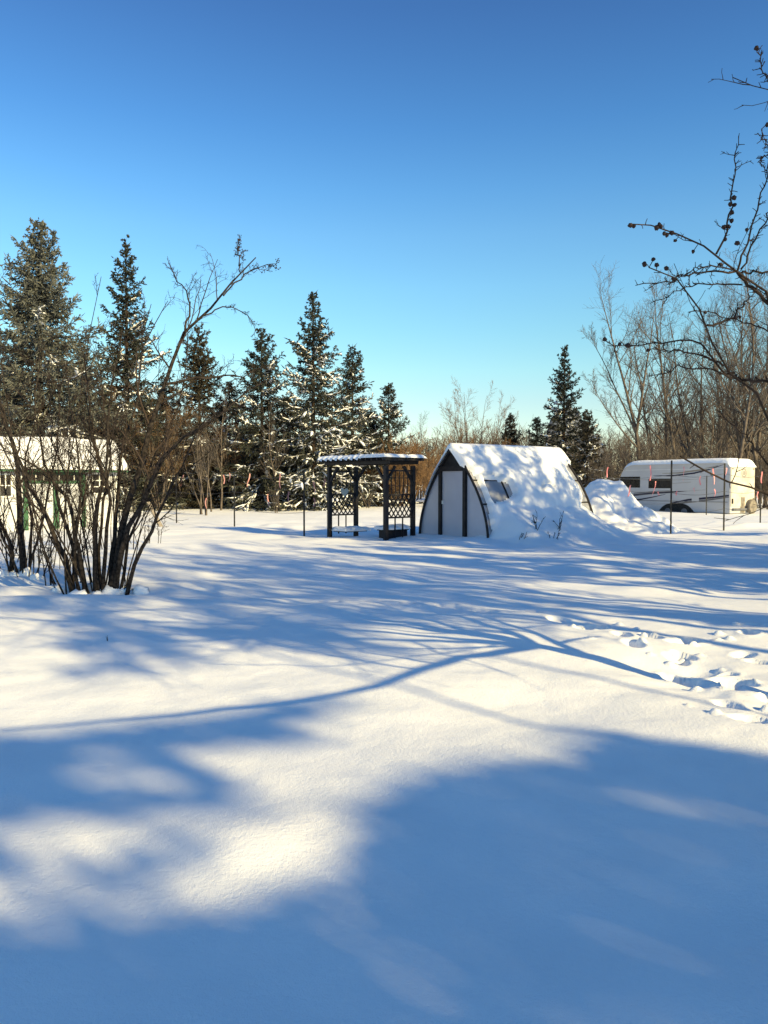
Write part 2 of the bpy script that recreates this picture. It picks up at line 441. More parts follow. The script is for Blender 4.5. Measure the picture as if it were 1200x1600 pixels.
# ------------------------------------------------------------------ spruces
def spruce(loc, H, Rb, label, needles='needles', seed=1, density=1.0, snow=.35, droop=.5, power=.85, gap=.0, low=.35, group='spruces along the back of the yard', cat='spruce', lean=0, stem=1.0):
    rng = np.random.default_rng(seed)
    root = thing('spruce_tree', loc, label, cat, group)
    tr = np.array([[lean * (z / H) ** 2, 0, z] for z in np.linspace(-.3, H, 10)])
    v, q = tubes(tr[None], np.linspace(.016 * H * stem, .01, 10)[None], 7)
    local('trunk', me_np('trunk', v, q, smooth=True), M['bark_dark'], root)
    # whorled limbs
    z = low; B = []
    while z < H - .15:
        f = (z - low) / (H - low)
        n = rng.integers(5, 8) if f < .8 else rng.integers(3, 6)
        a0 = rng.random() * 6.28
        for k in range(n):
            if rng.random() < gap: continue
            zz = z + rng.normal() * .10
            L = Rb * (1 - f) ** power * (rng.uniform(.55, 1.05) if rng.random() > .2 else rng.uniform(1.0, 1.32)) + .08
            B.append((zz, a0 + k * 6.283 / n + rng.normal() * .22, L, f))
        z += (.46 - .08 * f) / density ** .5 * (H / 14) ** .4
    B = np.array(B); n = len(B); N = 7
    P = np.zeros((n, N, 3)); s = np.linspace(0, 1, N)
    pit = np.radians(-16 + 62 * B[:, 3] ** 1.5 + rng.normal(size=n) * 7)  # upward near the top, drooping low
    az = B[:, 1]
    for k in range(N):
        r = B[:, 2] * s[k]
        h = r * np.tan(np.clip(pit, -.9, 1.0)) - droop * B[:, 2] * (1 - B[:, 3]) * (s[k] ** 1.3) * .55 + .22 * B[:, 2] * s[k] ** 3
        P[:, k] = np.stack([np.cos(az) * r + lean * B[:, 3] ** 2, np.sin(az) * r, B[:, 0] + h], 1)
    P[:, 1:] += rng.normal(size=(n, N - 1, 3)) * .03
    br = (.008 + .009 * B[:, 2])[:, None] * np.linspace(1, .3, N)[None]
    v, q = tubes(P, br, 3)
    local('limbs', me_np('limbs', v, q), M['bark_dark'], root)
    # branchlets, then needle sprays
    C, Cr = grow(P, br, int(19 * density), (30, 65), (.20, .36), (.10, 1.0), 4, -.12, .12, rng, taper=.5, flat=.75)
    plen = np.repeat(B[:, 2], int(19 * density)); kp = rng.random(len(C)) < np.clip(plen / (.085 * H), .22, 1); C, Cr = C[kp], Cr[kp]
    S, _ = grow(C, Cr, 5, (20, 60), (.35, .6), (.1, 1.0), 2, -.10, .1, rng, taper=.2, flat=.4)
    tips, _ = grow(P, br, 2, (5, 30), (.12, .25), (.85, 1.0), 2, .05, .1, rng, taper=0)
    C2 = np.concatenate([C[:, [0, 2]], C[:, [2, 3]]])
    top = np.array([[[lean, 0, H - .7], [lean, 0, H + .25]]] + [[[lean, 0, H - .3 - .22 * k], [lean + .34 * cos(k * 2.1), .34 * sin(k * 2.1), H + .10 - .22 * k]] for k in range(5)])
    A = np.concatenate([S, C2, tips, top]); n = len(A)
    d = A[:, 1] - A[:, 0]; L = np.linalg.norm(d, axis=1, keepdims=True); d = d / (L + 1e-9)
    L = np.clip(L, .14, .75)
    side = unit(np.cross(d, rng.normal(size=(n, 3)))); side2 = np.cross(d, side)
    w = (.019 + .010 * rng.random((n, 1))) * (1 + .25 * L) * (H / 14) ** .5 * 1.15
    base = A[:, 0]; mid = base + d * L * .45; end = base + d * L * 1.08
    quads = []
    for sd in (side, side2):
        quads.append(np.stack([base - sd * w * .4, mid - sd * w, end, mid + sd * w], 1))
    Vv = np.concatenate(quads, 1).reshape(-1, 3)     # both quads of a spray adjacent
    Qq = np.arange(len(Vv)).reshape(-1, 4)
    local('crown', me_np('crown', Vv, Qq), M[needles], root)
    # snow lying on the limbs
    if snow > 0:
        K = int(19 * density)
        owner = np.repeat(np.arange(len(B)), K)[kp]
        pick = (B[:, 3] < .8) & (rng.random(len(B)) < snow * 1.25 * (1.05 - B[:, 3]))
        side_load = rng.random(len(B)) * .5 + .35
        side_load *= .62; sel = pick[owner] & (rng.random(len(owner)) < side_load[owner])
        sv = []
        if sel.any():
            k_ = (H / 14) ** .4
            Cs = C[sel] + np.array([0, 0, .045]); rs = rng.uniform(.030, .095, (len(Cs), 1)) * k_ * np.array([[.5, 1.1, .9, .1]])
            vv, qq = tubes(Cs, rs, 5); cz = Cs[:, :, 2].ravel().repeat(5); vv[:, 2] = cz + (vv[:, 2] - cz) * .55
            Ls = P[pick] + np.array([0, 0, .05]); rl = rng.uniform(.03, .10, (len(Ls), 1)) * k_ * np.array([[.05, .1, .3, .9, 1, .7, .05]]) * rng.uniform(.3, 1.2, (len(Ls), 7))
            v2_, q2_ = tubes(Ls, rl, 5); cz = Ls[:, :, 2].ravel().repeat(5); v2_[:, 2] = cz + (v2_[:, 2] - cz) * .55
            vv, qq = join([(vv, qq), (v2_, q2_)]); vv = vv + rng.normal(size=vv.shape) * .018
            sv, sq = [vv], [qq]
        if sv:
            tag(local('snow', me_np('snow', np.concatenate(sv), np.concatenate(sq), smooth=True), M['snow_obj'], root), kind='stuff')
    return root

def spruce_px(px, top, d, rpx, label, **k):
    x = (px - 600) / F * d
    g = on(x, d); tp = at(px, top, d)
    return spruce(g, tp[2] - g[2], 1.12 * rpx / F * d, label, **k)

spruce_px(66, 345, 44, 158, 'broad grey-green spruce at the left behind the white shed, tallest in the yard', needles='needles_grey', seed=11, density=1.5, snow=.22, power=.92)
spruce_px(-75, 430, 47, 95, 'grey-green spruce half cut off by the left edge of the photo', needles='needles_grey', seed=19, density=1.1, snow=.25)
spruce_px(201, 380, 48, 84, 'tall dark narrow spruce behind the right end of the white shed', seed=12, density=1.2, snow=.35, power=.9, gap=.06)
spruce_px(313, 506, 52, 70, 'dark spruce crossed by the leaning shrub stem', seed=13, density=1.15, snow=.35, needles='needles_brown')
spruce_px(410, 515, 50, 74, 'dark spruce just right of the leaning shrub stem', seed=14, density=1.15, snow=.45, needles='needles')
spruce_px(490, 455, 50, 88, 'snow-laden pointed spruce behind the left side of the pergola', seed=15, density=1.15, snow=.95, power=.95, gap=.08)
spruce_px(551, 538, 54, 72, 'snowy spruce behind the pergola roof, right of the pointed one', seed=16, density=1.05, snow=.7, gap=.1, power=.95)
spruce_px(607, 602, 58, 56, 'small spruce beside the orange thicket, behind the right pergola posts', seed=17, density=.95, snow=.5, gap=.1)
spruce_px(880, 540, 62, 54, 'dark pointed spruce standing behind the rear end of the greenhouse', seed=18, density=1.1, snow=.35, gap=.08, power=.95)
spruce_px(797, 648, 70, 36, 'short brownish spruce seen just above the greenhouse ridge', seed=20, needles='needles_brown', snow=.1)
spruce_px(838, 655, 68, 32, 'short dark spruce left of the pointed one above the greenhouse', seed=21, snow=.3)
spruce_px(917, 640, 58, 40, 'low brown-green spruce between greenhouse and snow pile', seed=22, needles='needles_brown', snow=.55)
spruce_px(262, 588, 56, 72, 'short dark spruce deep behind the leaning shrub stem', seed=23, needles='needles_brown', snow=.4)
spruce_px(360, 598, 57, 74, 'short brownish spruce in the gap between two dark spruces', seed=24, needles='needles_brown', snow=.4)
spruce_px(132, 545, 50, 80, 'lower spruce behind the shed roof, between the two tallest', seed=25, needles='needles_brown', snow=.4)
spruce_px(450, 622, 55, 66, 'lowest spruce left of the snow-laden pointed one', seed=26, needles='needles_brown', snow=.5)

spruce_px(168, 610, 53, 70, 'low dark spruce low behind the shed roof, left of the tall narrow one', seed=27, snow=.35)
spruce_px(232, 615, 51, 66, 'low dark spruce at the right foot of the tall narrow one', seed=28, snow=.4)
spruce_px(578, 640, 60, 52, 'low spruce filling the gap behind the pergola roof', seed=29, snow=.5)
spruce_px(20, 560, 49, 80, 'low grey-green spruce behind the shed at the left edge', seed=30, snow=.3, needles='needles_grey')

# ------------------------------------------------------------------ bare trees
def bare_tree_parts(H, seed, kind='poplar'):
    rng = np.random.default_rng(seed)
    n = 14
    if kind == 'poplar':           # one trunk, ascending limbs
        T = wander_path((0, 0, -.2), (rng.normal() * .04, rng.normal() * .04, 1), H * .93, n, .05, .04, rng)[None]
        Tr = np.linspace(.0085 * H, .013, n)[None]
        L1, r1 = grow(T, Tr, 17, (24, 48), (.30, .46), (.2, .97), 9, .07, .09, rng, rf=.6, taper=.62)
    elif kind == 'high':           # clear stem, wide crown at the top
        T0 = wander_path((0, 0, -.2), (0, 0, 1), H * .55, 6, .02, .05, rng)
        TT = [resample(np.vstack([T0, wander_path(T0[-1], (cos(k * 1.26) * .55, sin(k * 1.26) * .55, .8), H * .45, 8, .07, .05, rng)[1:]]), 18) for k in range(5)]
        T = np.stack(TT); Tr = np.concatenate([np.linspace(.075, .06, 10), np.linspace(.045, .012, 8)])[None].repeat(5, 0)
        L1, r1 = grow(T, Tr, 13, (25, 65), (.10, .20), (.56, .98), 8, .04, .1, rng, rf=.6, rmin=.016, taper=.2)
    elif kind == 'fork':
        T0 = wander_path((0, 0, -.2), (0, 0, 1), H * .33, 6, .04, .03, rng)
        T1 = wander_path(T0[-1], (-.12, .1, 1), H * .64, n, .05, .03, rng)
        T2 = wander_path(T0[-1], (.16, -.1, 1), H * .55, n, .05, .05, rng)
        T3 = wander_path(T0[-1] - np.array([0, 0, .15]), (-.42, .15, 1.0), H * .50, n, .05, .05, rng)
        T4 = wander_path(T0[-2], (-.85, -.2, .75), H * .36, n, .05, .05, rng)
        T = np.stack([resample(np.vstack([T0, T1[1:]]), n + 4), resample(T2, n + 4), resample(T3, n + 4), resample(T4, n + 4)])
        Tr = np.stack([np.linspace(.0105 * H, .012, n + 4), np.linspace(.0065 * H, .011, n + 4), np.linspace(.0045 * H, .011, n + 4), np.linspace(.004 * H, .011, n + 4)])
        L1, r1 = grow(T, Tr, 11, (22, 50), (.26, .42), (.3, .97), 9, .06, .09, rng, rf=.5, taper=.5)
    else:                          # vase: many stems from the ground
        k = 11; TT = []
        for i in range(k):
            a = i * 6.283 / k + rng.normal() * .2; s = rng.uniform(.12, .45)
            TT.append(wander_path((.15 * cos(a), .15 * sin(a), -.2), (cos(a) * s, sin(a) * s, 1), H * rng.uniform(.7, .98), n, .06, .03, rng))
        T = np.stack(TT); Tr = np.broadcast_to(np.linspace(.0065 * H, .010, n), (k, n)).copy()
        L1, r1 = grow(T, Tr, 7, (18, 42), (.22, .4), (.25, .97), 8, .06, .09, rng, rf=.5, taper=.5)
    L2, r2 = grow(L1, r1, 9, (22, 55), (.28, .5), (.15, .98), 6, .06, .12, rng, rf=.6, rmin=.010, taper=.4)
    L3, r3 = grow(L2, r2, 6, (20, 55), (.4, .75), (.15, .98), 4, .05, .12, rng, rf=.7, rmin=.0085, taper=.3)
    trunk = join([tubes(T, Tr, 7), tubes(L1, r1, 4)])
    twig = join([tubes(L2, r2, 3), tubes(L3, r3, 3)])
    return trunk, twig

def bare_tree(loc, H, seed, kind, label, group, cat='tree', name='bare_tree', bark='bark_far', twig='twig_far', rz=0):
    root = thing(name, loc, label, cat, group, rz)
    tr, tw = bare_tree_parts(H, seed, kind)
    local('trunk', me_np('trunk', *tr, smooth=True), M[bark], root)
    local('twigs', me_np('twigs', *tw), M[twig], root)
    return root

def px_loc(px, d): 
    x = (px - 600) / F * d; return on(x, d)

G_R = 'bare trees behind the camper'
t_fork = bare_tree(px_loc(1001, 56), 17.2, 31, 'fork', 'forked bare poplar with wide left limbs above the camper roof', G_R)
t_pop = bare_tree(px_loc(1062, 60), 19.5, 32, 'poplar', 'slim bare poplar just right of the forked poplar', G_R)
t_pop2 = bare_tree(px_loc(1146, 54), 19.5, 33, 'poplar', 'thick-trunked bare poplar behind the rear end of the camper', G_R)
t_vase = bare_tree(px_loc(741, 92), 14.2, 34, 'vase', 'fan-shaped bare willow standing alone against the sky behind the greenhouse ridge', 'lone bare willow', twig='twig_orange')
lab = 'slender bare tree in the dense grove behind the camper'
for i, (px, d, s, src) in enumerate([(1028, 72, .95, t_pop), (1085, 66, .95, t_pop2), (1108, 74, 1.05, t_pop), (1128, 63, .62, t_fork), (1168, 62, .98, t_pop),
        (1188, 70, 1.1, t_pop2), (1205, 58, .95, t_pop), (1095, 58, .55, t_pop2), (1215, 66, 1.0, t_fork), (1240, 60, 1.0, t_pop2), (1152, 78, 1.0, t_pop),
        (1075, 80, .8, t_fork), (1280, 64, 1.05, t_pop), (1048, 76, .9, t_pop2), (1098, 70, 1.0, t_pop), (1118, 68, .95, t_pop2), (1178, 74, 1.15, t_pop), (1160, 64, .75, t_fork), (1195, 62, 1.0, t_pop2), (1136, 84, 1.1, t_pop2)]):
    copy_thing(src, px_loc(px, d), i * 1.7 + .4, s, lab, 'slender bare trees in the grove')
for i, (px, d, s, lb) in enumerate([(962, 84, .42, 'small bare tree behind the snow pile, left of the forked poplar'), (700, 88, .5, 'thin bare tree left of the fan-shaped willow'),
        (648, 80, .42, 'low thin bare tree at the left edge of the orange thicket'), (668, 84, .5, 'thin bare tree in the middle of the orange thicket')]):
    copy_thing([t_pop, t_vase, t_vase, t_pop][i], px_loc(px, d), i * 2.1, s, lb, 'small bare trees at the back')

for i, (px, d, s_) in enumerate([(158, 46, .5), (250, 47, .55), (284, 50, .5), (345, 47, .52), (372, 51, .5), (436, 48, .46), (452, 53, .5), (105, 47, .52), (330, 44, .42)]):
    copy_thing([t_pop, t_vase, t_pop2][i % 3], px_loc(px, d), i * 1.9, s_ * (1.25 if i % 3 == 1 else 1) * .8, 'low bare brown tree standing among the dark spruces at left', 'bare trees among the spruces')
# orange-brown willow shrubs behind the pergola and the greenhouse; brown brush behind the camper
sh = []
for k in range(3):
    o = bare_tree(px_loc([640, 705, 765][k], [55, 60, 66][k]), 5.4, 41 + k, 'vase', 'orange-brown leafless willow shrub behind pergola and greenhouse', 'orange-brown willow shrubs', cat='shrub', name='willow_shrub', bark='twig_orange', twig='twig_orange')
    sh.append(o)
r2 = random.Random(5)
for i in range(26):
    px = 556 + i * 11.2 + r2.uniform(-6, 6); d = r2.uniform(50, 72)
    copy_thing(sh[i % 3], px_loc(px, d), r2.uniform(0, 6), r2.uniform(.62, 1.0) * d / 60, 'orange-brown leafless willow shrub behind pergola and greenhouse', 'orange-brown willow shrubs')
br0 = bare_tree(px_loc(1000, 52), 5.6, 51, 'vase', 'dark brown leafless bush in the thicket behind the camper', 'dark bushes behind the camper', cat='shrub', name='brush_shrub', twig='twig_far')
for i in range(24):
    px = 905 + i * 14 + r2.uniform(-6, 6); d = r2.uniform(50, 66)
    copy_thing(br0, px_loc(px, d), r2.uniform(0, 6), r2.uniform(.6, .95) * (1.0 if px > 1010 else .75), 'dark brown leafless bush in the thicket behind the camper', 'dark bushes behind the camper')
for i in range(22):
    px = 130 + i * 22 + r2.uniform(-9, 9); d = r2.uniform(54, 64)
    copy_thing([sh[i % 3], br0][i % 2], px_loc(px, d), r2.uniform(0, 6), r2.uniform(.5, .85), 'brown leafless bush growing under the spruces', 'brown bushes under the spruces')

# the far wood: one mass
def far_wood():
    rng = np.random.default_rng(77); n = 2000
    px = rng.uniform(-350, 1550, n); d = rng.uniform(80, 150, n)
    x = (px - 600) / F * d; z0 = Hgt(x, d)
    top = 692 + 12 * fbm(px / 90.0, px * 0, 3, 3) - 22 * sstep(930, 1100, px) + rng.normal(size=n) * 9 - 12 * sstep(500, 200, px)
    h = (757 - top) / F * d + 1.6
    st = np.stack([x, d, z0 - .2], 1)
    dr = unit(np.stack([rng.normal(size=n) * .13, rng.normal(size=n) * .13, np.ones(n)], 1))
    N = 6; P = st[:, None] + dr[:, None] * (h[:, None] * np.linspace(0, 1, N)[None])[:, :, None] + rng.normal(size=(n, N, 3)) * .12
    Rr = np.linspace(.07, .02, N)[None] * rng.uniform(.5, 1.3, (n, 1))
    L1, r1 = grow(P, Rr, 9, (20, 55), (.22, .42), (.12, .98), 4, .07, .12, rng, rf=.6, rmin=.022, taper=.3)
    L2, r2_ = grow(L1, r1, 4, (20, 55), (.35, .6), (.2, .98), 3, .05, .12, rng, rf=.8, rmin=.02, taper=.3)
    v, q = join([tubes(P, Rr, 4), tubes(L1, r1, 3), tubes(L2, r2_, 3)])
    tag(link('woodland', me_np('woodland', v, q), M['wood_far']), 'far brown leafless wood closing the view behind the yard', 'woodland', kind='stuff')
far_wood()

# ------------------------------------------------------------------ the multi-stemmed shrub on the left
def shrub(name, base_px, label, stems, thin, seed, twl=1.0, dspread=.7, cat='shrub', group=None, twn=9, extra_h=(2.0, 4.9), fan=.42, clusters=()):
    rng = np.random.default_rng(seed)
    b = gr(*base_px); bd = b[1]
    root = thing(name, on(b[0], b[1]), label, cat, group)
    O = np.array(root.location)
    S, Rr = [], []
    for pts, r0, dz in stems:
        n = len(pts)
        p = np.array([at(px, py, bd + dz * (i / (n - 1)) + (0 if i else 0)) for i, (px, py) in enumerate(pts)])
        if r0 > .024: p[0, 2] = min(p[0, 2], Hp(p[0, 0], p[0, 1]) - .1)
        q = resample(p, 12); q[1:] += rng.normal(size=(11, 3)) * .018
        S.append(q); Rr.append(np.linspace(r0, max(.004, r0 * .14), 12))
    for i in range(thin):
        a = rng.uniform(0, 6.28); rr = rng.uniform(.05, .55)
        p0 = np.array([b[0] + rr * cos(a) * 1.15, b[1] + rr * sin(a) * .6, 0]); p0[2] = Hp(p0[0], p0[1]) - .1
        s = rng.uniform(.05, fan)
        q = wander_path(p0, (cos(a) * s, sin(a) * s, 1), rng.uniform(*extra_h), 12, .07, .015, rng)
        S.append(q); Rr.append(np.linspace(rng.uniform(.007, .016), .004, 12))
    P = np.stack(S) - O; Rr = np.stack(Rr)
    wt = np.minimum(1, Rr[:, :1] / .02)
    L1, r1 = grow(P, Rr, 8, (18, 55), (.16, .42), (.34, .98), 8, .05, .13, rng, rf=.5, rmin=.0045, taper=.72)
    L2, r2_ = grow(L1, r1, twn, (22, 62), (.22, .5), (.1, .98), 5, .035, .16, rng, rf=.6, rmin=.0034, taper=.3)
    L3, r3 = grow(L2, r2_, 3, (22, 62), (.3, .6), (.2, .98), 3, .03, .16, rng, rf=.7, rmin=.0028, taper=.3)
    v, q = join([tubes(P, Rr, 8)])
    local('stems', me_np('stems', v, q, smooth=True), M['bark_shrub'], root)
    v, q = join([tubes(L1, r1, 5), tubes(L2, r2_, 3), tubes(L3, r3, 3)])
    local('twigs', me_np('twigs', v, q), M['twig_shrub'], root)
    if clusters:                     # dried seed heads at the end of the long stem
        c = np.array([at(px, py, bd + .5) for px, py in clusters]) - O
        tp = np.concatenate([L2[:, -1], L3[:, -1], L2[:, 3]]); dm = np.linalg.norm(tp[:, None] - c[None], axis=2).min(1); tp = tp[dm < .3]
        if len(tp):
            tp = tp[rng.random(len(tp)) < .45]; n = len(tp); A = tp + rng.normal(size=(n, 3)) * .012; d = unit(rng.normal(size=(n, 3))) * .016; e = unit(np.cross(d, rng.normal(size=(n, 3)))) * .009
            Vv = np.stack([A - d, A - e, A + d, A + e], 1).reshape(-1, 3)
            tag(local('seed_heads', me_np('seed_heads', Vv, np.arange(len(Vv)).reshape(-1, 4)), M['apple'], root), kind='stuff')
    bs = [P[i, 0] + (0, 0, .12) for i in range(0, len(P), 3) if P[i, 0, 2] < .25]
    sv, sq, c0 = [], [], 0
    for k, b_ in enumerate(bs[:16]):
        p0 = b_ + rng.normal(size=3) * (.12, .1, .03); r_ = rng.uniform(.05, .12)
        pts = np.stack([p0 + np.array([x_, rng.normal() * .02, rng.normal() * .015]) for x_ in np.linspace(-r_ * 1.5, r_ * 1.5, 6)])
        vv, qq = tubes(pts[None], (np.array([.05, .75, 1, .95, .7, .05]) * r_)[None], 8); vv += rng.normal(size=vv.shape) * .008
        sv.append(vv); sq.append(qq + c0); c0 += len(vv)
    if sv and len(stems): tag(local('snow', me_np('snow', np.concatenate(sv), np.concatenate(sq), smooth=True), M['snow_obj'], root), kind='stuff')
    return root, P

STEMS = [
    ([(168, 915), (186, 880), (197, 800), (212, 740), (237, 655), (259, 597), (289, 519), (311, 500), (349, 462), (372, 430), (390, 410), (398, 402)], .062, .5),
    ([(178, 908), (190, 860), (205, 812), (225, 785), (248, 735), (265, 702), (298, 672), (332, 660), (376, 618), (420, 590)], .052, -.5),
    ([(259, 600), (300, 592), (340, 588), (385, 584), (420, 570)], .022, .6),
    ([(196, 905), (217, 867), (245, 820), (262, 772), (285, 730), (300, 690), (318, 640)], .036, -.9),
    ([(116, 927), (100, 872), (80, 820), (52, 770), (27, 710), (14, 660), (-4, 610)], .050, .4),
    ([(132, 920), (127, 877), (112, 800), (100, 770), (67, 735), (30, 712), (-10, 700)], .045, -.4),
    ([(150, 925), (147, 865), (152, 790), (160, 737), (142, 680), (138, 600), (120, 520)], .046, .2),
    ([(140, 922), (122, 872), (100, 815), (82, 760), (62, 700), (55, 620), (62, 540)], .036, .8),
    ([(160, 918), (165, 860), (172, 790), (168, 700), (165, 640), (182, 560), (190, 500)], .036, -.6),
    ([(172, 915), (180, 850), (184, 780), (192, 700), (215, 620), (225, 540), (262, 470)], .036, .9),
    ([(155, 920), (158, 850), (164, 760), (170, 690), (160, 600), (150, 540)], .030, 1.0),
    ([(125, 915), (118, 850), (128, 770), (120, 690), (105, 610), (98, 560)], .030, -1.0),
    ([(185, 905), (200, 850), (222, 800), (232, 740), (255, 690), (278, 640), (290, 560), (300, 470)], .028, 1.1),
    ([(289, 519), (297, 480), (288, 450), (262, 410)], .017, .5),
    ([(349, 462), (370, 440), (405, 415), (434, 412)], .013, .5),
    ([(311, 500), (350, 480), (385, 492), (400, 520)], .012, .4),
    ([(375, 425), (372, 400), (373, 375)], .010, .4),
]
shrub('multi_stem_shrub', (155, 922), 'large bare many-stemmed shrub with one long stem leaning right, in the snow at left', STEMS, 24, 61, twn=7, clusters=[(398, 392), (434, 412), (373, 378), (414, 376), (405, 425), (385, 400), (420, 400), (412, 440), (400, 455)])
STEMS2 = [
    ([(20, 899), (19, 852), (0, 815), (-30, 770), (-60, 700)], .045, .3),
    ([(38, 893), (33, 845), (30, 800), (25, 715), (12, 665), (-10, 600), (-5, 520)], .070, .3),
    ([(45, 893), (50, 850), (48, 790), (40, 720), (60, 640), (55, 560)], .030, .8),
    ([(30, 895), (10, 850), (-20, 800), (-60, 740)], .030, -.5),
    ([(42, 890), (62, 830), (72, 770), (90, 700), (95, 620), (110, 545)], .026, 1.0),
]
shrub('multi_stem_shrub', (33, 897), 'bare shrub with a thick dark trunk at the left edge of the photo', STEMS2, 14, 62, twn=6)
# small bare saplings between the shrubs and the shed
r3 = random.Random(15)
for i, (px, py, h, lb) in enumerate([(75, 890, 1.6, 'thin bare sapling between the two large shrubs'), (10, 880, 1.3, 'thin bare sapling at the left photo edge'), (225, 850, 1.0, 'low twiggy sapling just right of the large shrub'),
                                    (105, 905, 1.4, 'thin twiggy sapling at the left foot of the large shrub')]):
    shrub('sapling', (px, py), lb, [], 7, 70 + i, cat='sapling', group='saplings by the shrubs', twn=5, extra_h=(h * .6, h), fan=.5)

for i, (px, py, h, lb) in enumerate([(62, 872, 3.6, 'tall thin twiggy shrub in front of the green shed door'), (118, 866, 3.9, 'tall thin twiggy shrub in front of the shed window'), (172, 862, 3.4, 'tall thin twiggy shrub at the right end of the shed'), (5, 868, 3.8, 'tall thin twiggy shrub at the left photo edge before the shed')]):
    shrub('twiggy_shrub', (px, py), lb, [], 5, 80 + i, group='twiggy shrubs in front of the shed', twn=6, extra_h=(h * .6, h), fan=.35)

# ------------------------------------------------------------------ the fruit tree on the right, trunk outside the frame
def fruit_tree():
    rng = np.random.default_rng(5)
    B = np.array([3.75, 5.15]); g = on(*B)
    root = thing('fruit_tree', g, 'bare fruit tree reaching in from the right edge with withered dark fruit on its branches', 'fruit tree')
    O = np.array(root.location)
    fork = np.array([B[0] + .05, B[1] - .05, 1.35])
    S, Rr, kind = [], [], []
    def add(pts, r0, r1=None, k=16, kd=0):
        q = resample(np.array(pts, float), k); q[1:-1] += rng.normal(size=(k - 2, 3)) * .008
        S.append(q); Rr.append(np.linspace(r0, r1 or r0 * .3, k)); kind.append(kd)
    add([(B[0], B[1], g[2] - .3), (B[0] + .03, B[1], .5), fork, fork + (.1, .1, .7), fork + (.05, .2, 1.6), fork + (.2, .2, 2.6), fork + (.1, .3, 3.4)], .085, .014)
    # boughs behind and beyond the frame, they throw the branching shadows on the snow
    add([fork, (3.8, 4.0, 1.75), (3.55, 2.5, 2.05), (3.45, 1.3, 2.5), (2.95, 0.0, 3.0)], .042, .010)
    add([fork, (4.1, 4.2, 2.1), (4.2, 3.0, 2.9), (4.0, 1.8, 3.5), (3.9, .9, 4.0)], .038, .010)
    add([fork, (4.6, 4.6, 1.9), (5.4, 4.0, 2.6), (6.1, 3.2, 3.4)], .036, .010)
    add([fork, (4.6, 5.6, 2.2), (5.4, 6.3, 3.1), (6.0, 6.8, 3.8)], .036, .010)
    add([fork, (3.9, 5.0, 2.4), (4.5, 4.8, 3.5), (4.6, 4.4, 4.5)], .036, .010)
    add([fork, (3.7, 4.4, 2.3), (3.3, 3.4, 3.2), (3.0, 2.4, 3.9), (2.9, 1.9, 4.4)], .034, .010)
    n_hidden = len(S)
    # traced boughs inside the frame
    def tr(pix, Y0, Y1, r0, r1, start=None):
        n = len(pix); p = [at(px, py, Y0 + (Y1 - Y0) * i / (n - 1)) for i, (px, py) in enumerate(pix)]
        if start is not None: p = [np.array(start)] + p
        add(p, r0, r1, 18, 1)
    hub = fork + np.array([.05, .15, 1.2])
    tr([(1260, 560), (1200, 462), (1172, 440), (1152, 425), (1120, 396), (1082, 372), (1040, 358), (1000, 352), (984, 350)], 4.9, 4.3, .019, .004, hub)
    tr([(1150, 424), (1120, 416), (1090, 418), (1068, 432), (1052, 442)], 4.75, 4.6, .007, .003)
    tr([(1150, 424), (1110, 424), (1065, 432), (1040, 441), (993, 446)], 4.75, 4.4, .009, .003)
    tr([(1160, 445), (1120, 444), (1082, 448), (1046, 462), (1016, 474)], 4.75, 4.9, .007, .003)
    tr([(1152, 424), (1165, 385), (1178, 340), (1195, 290), (1202, 240)], 4.75, 4.6, .009, .004)
    tr([(1158, 420), (1180, 375), (1200, 340), (1230, 290)], 4.75, 4.9, .008, .004)
    tr([(1119, 397), (1130, 380), (1138, 340), (1143, 300), (1147, 255), (1154, 212)], 4.75, 4.6, .009, .003)
    tr([(1240, 700), (1200, 632), (1160, 596), (1130, 568), (1105, 508), (1092, 478), (1062, 440), (1035, 415), (1014, 418)], 4.4, 4.0, .020, .004, fork)
    tr([(1148, 582), (1128, 578), (1105, 548), (1080, 530), (1050, 531), (1000, 540), (968, 543), (945, 532)], 4.3, 4.0, .009, .003)
    tr([(1130, 572), (1098, 556), (1060, 548), (1012, 546)], 4.3, 4.5, .009, .003)
    tr([(1148, 588), (1110, 580), (1062, 576), (1042, 584), (1012, 588)], 4.3, 4.1, .007, .003)
    tr([(1250, 610), (1200, 596), (1165, 592), (1150, 586)], 4.2, 4.35, .010, .012)
    tr([(1260, 790), (1200, 770), (1165, 759), (1130, 746), (1095, 730), (1063, 713)], 4.2, 3.9, .012, .006, fork + (0, 0, .1))
    tr([(1230, 525), (1195, 515), (1150, 502), (1108, 488), (1075, 488)], 5.2, 5.0, .008, .003)
    tr([(1105, 508), (1128, 505), (1150, 490), (1172, 462)], 4.2, 4.4, .009, .004)
    tr([(1240, 520), (1205, 478), (1180, 455), (1152, 425)], 4.9, 4.75, .018, .013)
    tr([(1240, 140), (1200, 139), (1170, 133), (1145, 121)], 4.3, 4.1, .007, .003, fork + (.3, -.5, 2.8))
    tr([(1225, 160), (1197, 118), (1188, 95), (1183, 76)], 4.3, 4.2, .006, .003)
    tr([(1230, 250), (1200, 226), (1184, 208)], 4.4, 4.3, .006, .003)
    tr([(1230, 225), (1200, 240), (1184, 254)], 4.4, 4.3, .005, .003)
    tr([(1225, 440), (1200, 425), (1160, 424)], 4.8, 4.75, .008, .008)
    tr([(1205, 735), (1180, 700), (1150, 668), (1120, 640)], 5.8, 5.4, .009, .005)
    P = np.array([resample(s, 16) for s in S]) - O; Rr = np.array([np.interp(np.linspace(0, 1, 16), np.linspace(0, 1, len(r)), r) for r in Rr])
    Rr[n_hidden:] *= .72
    v, q = tubes(P, Rr, 9)
    local('boughs', me_np('boughs', v, q, smooth=True), M['bark_apple'], root)
    Hd, Hr = P[:n_hidden], Rr[:n_hidden]; Fd, Fr = P[n_hidden:], Rr[n_hidden:]
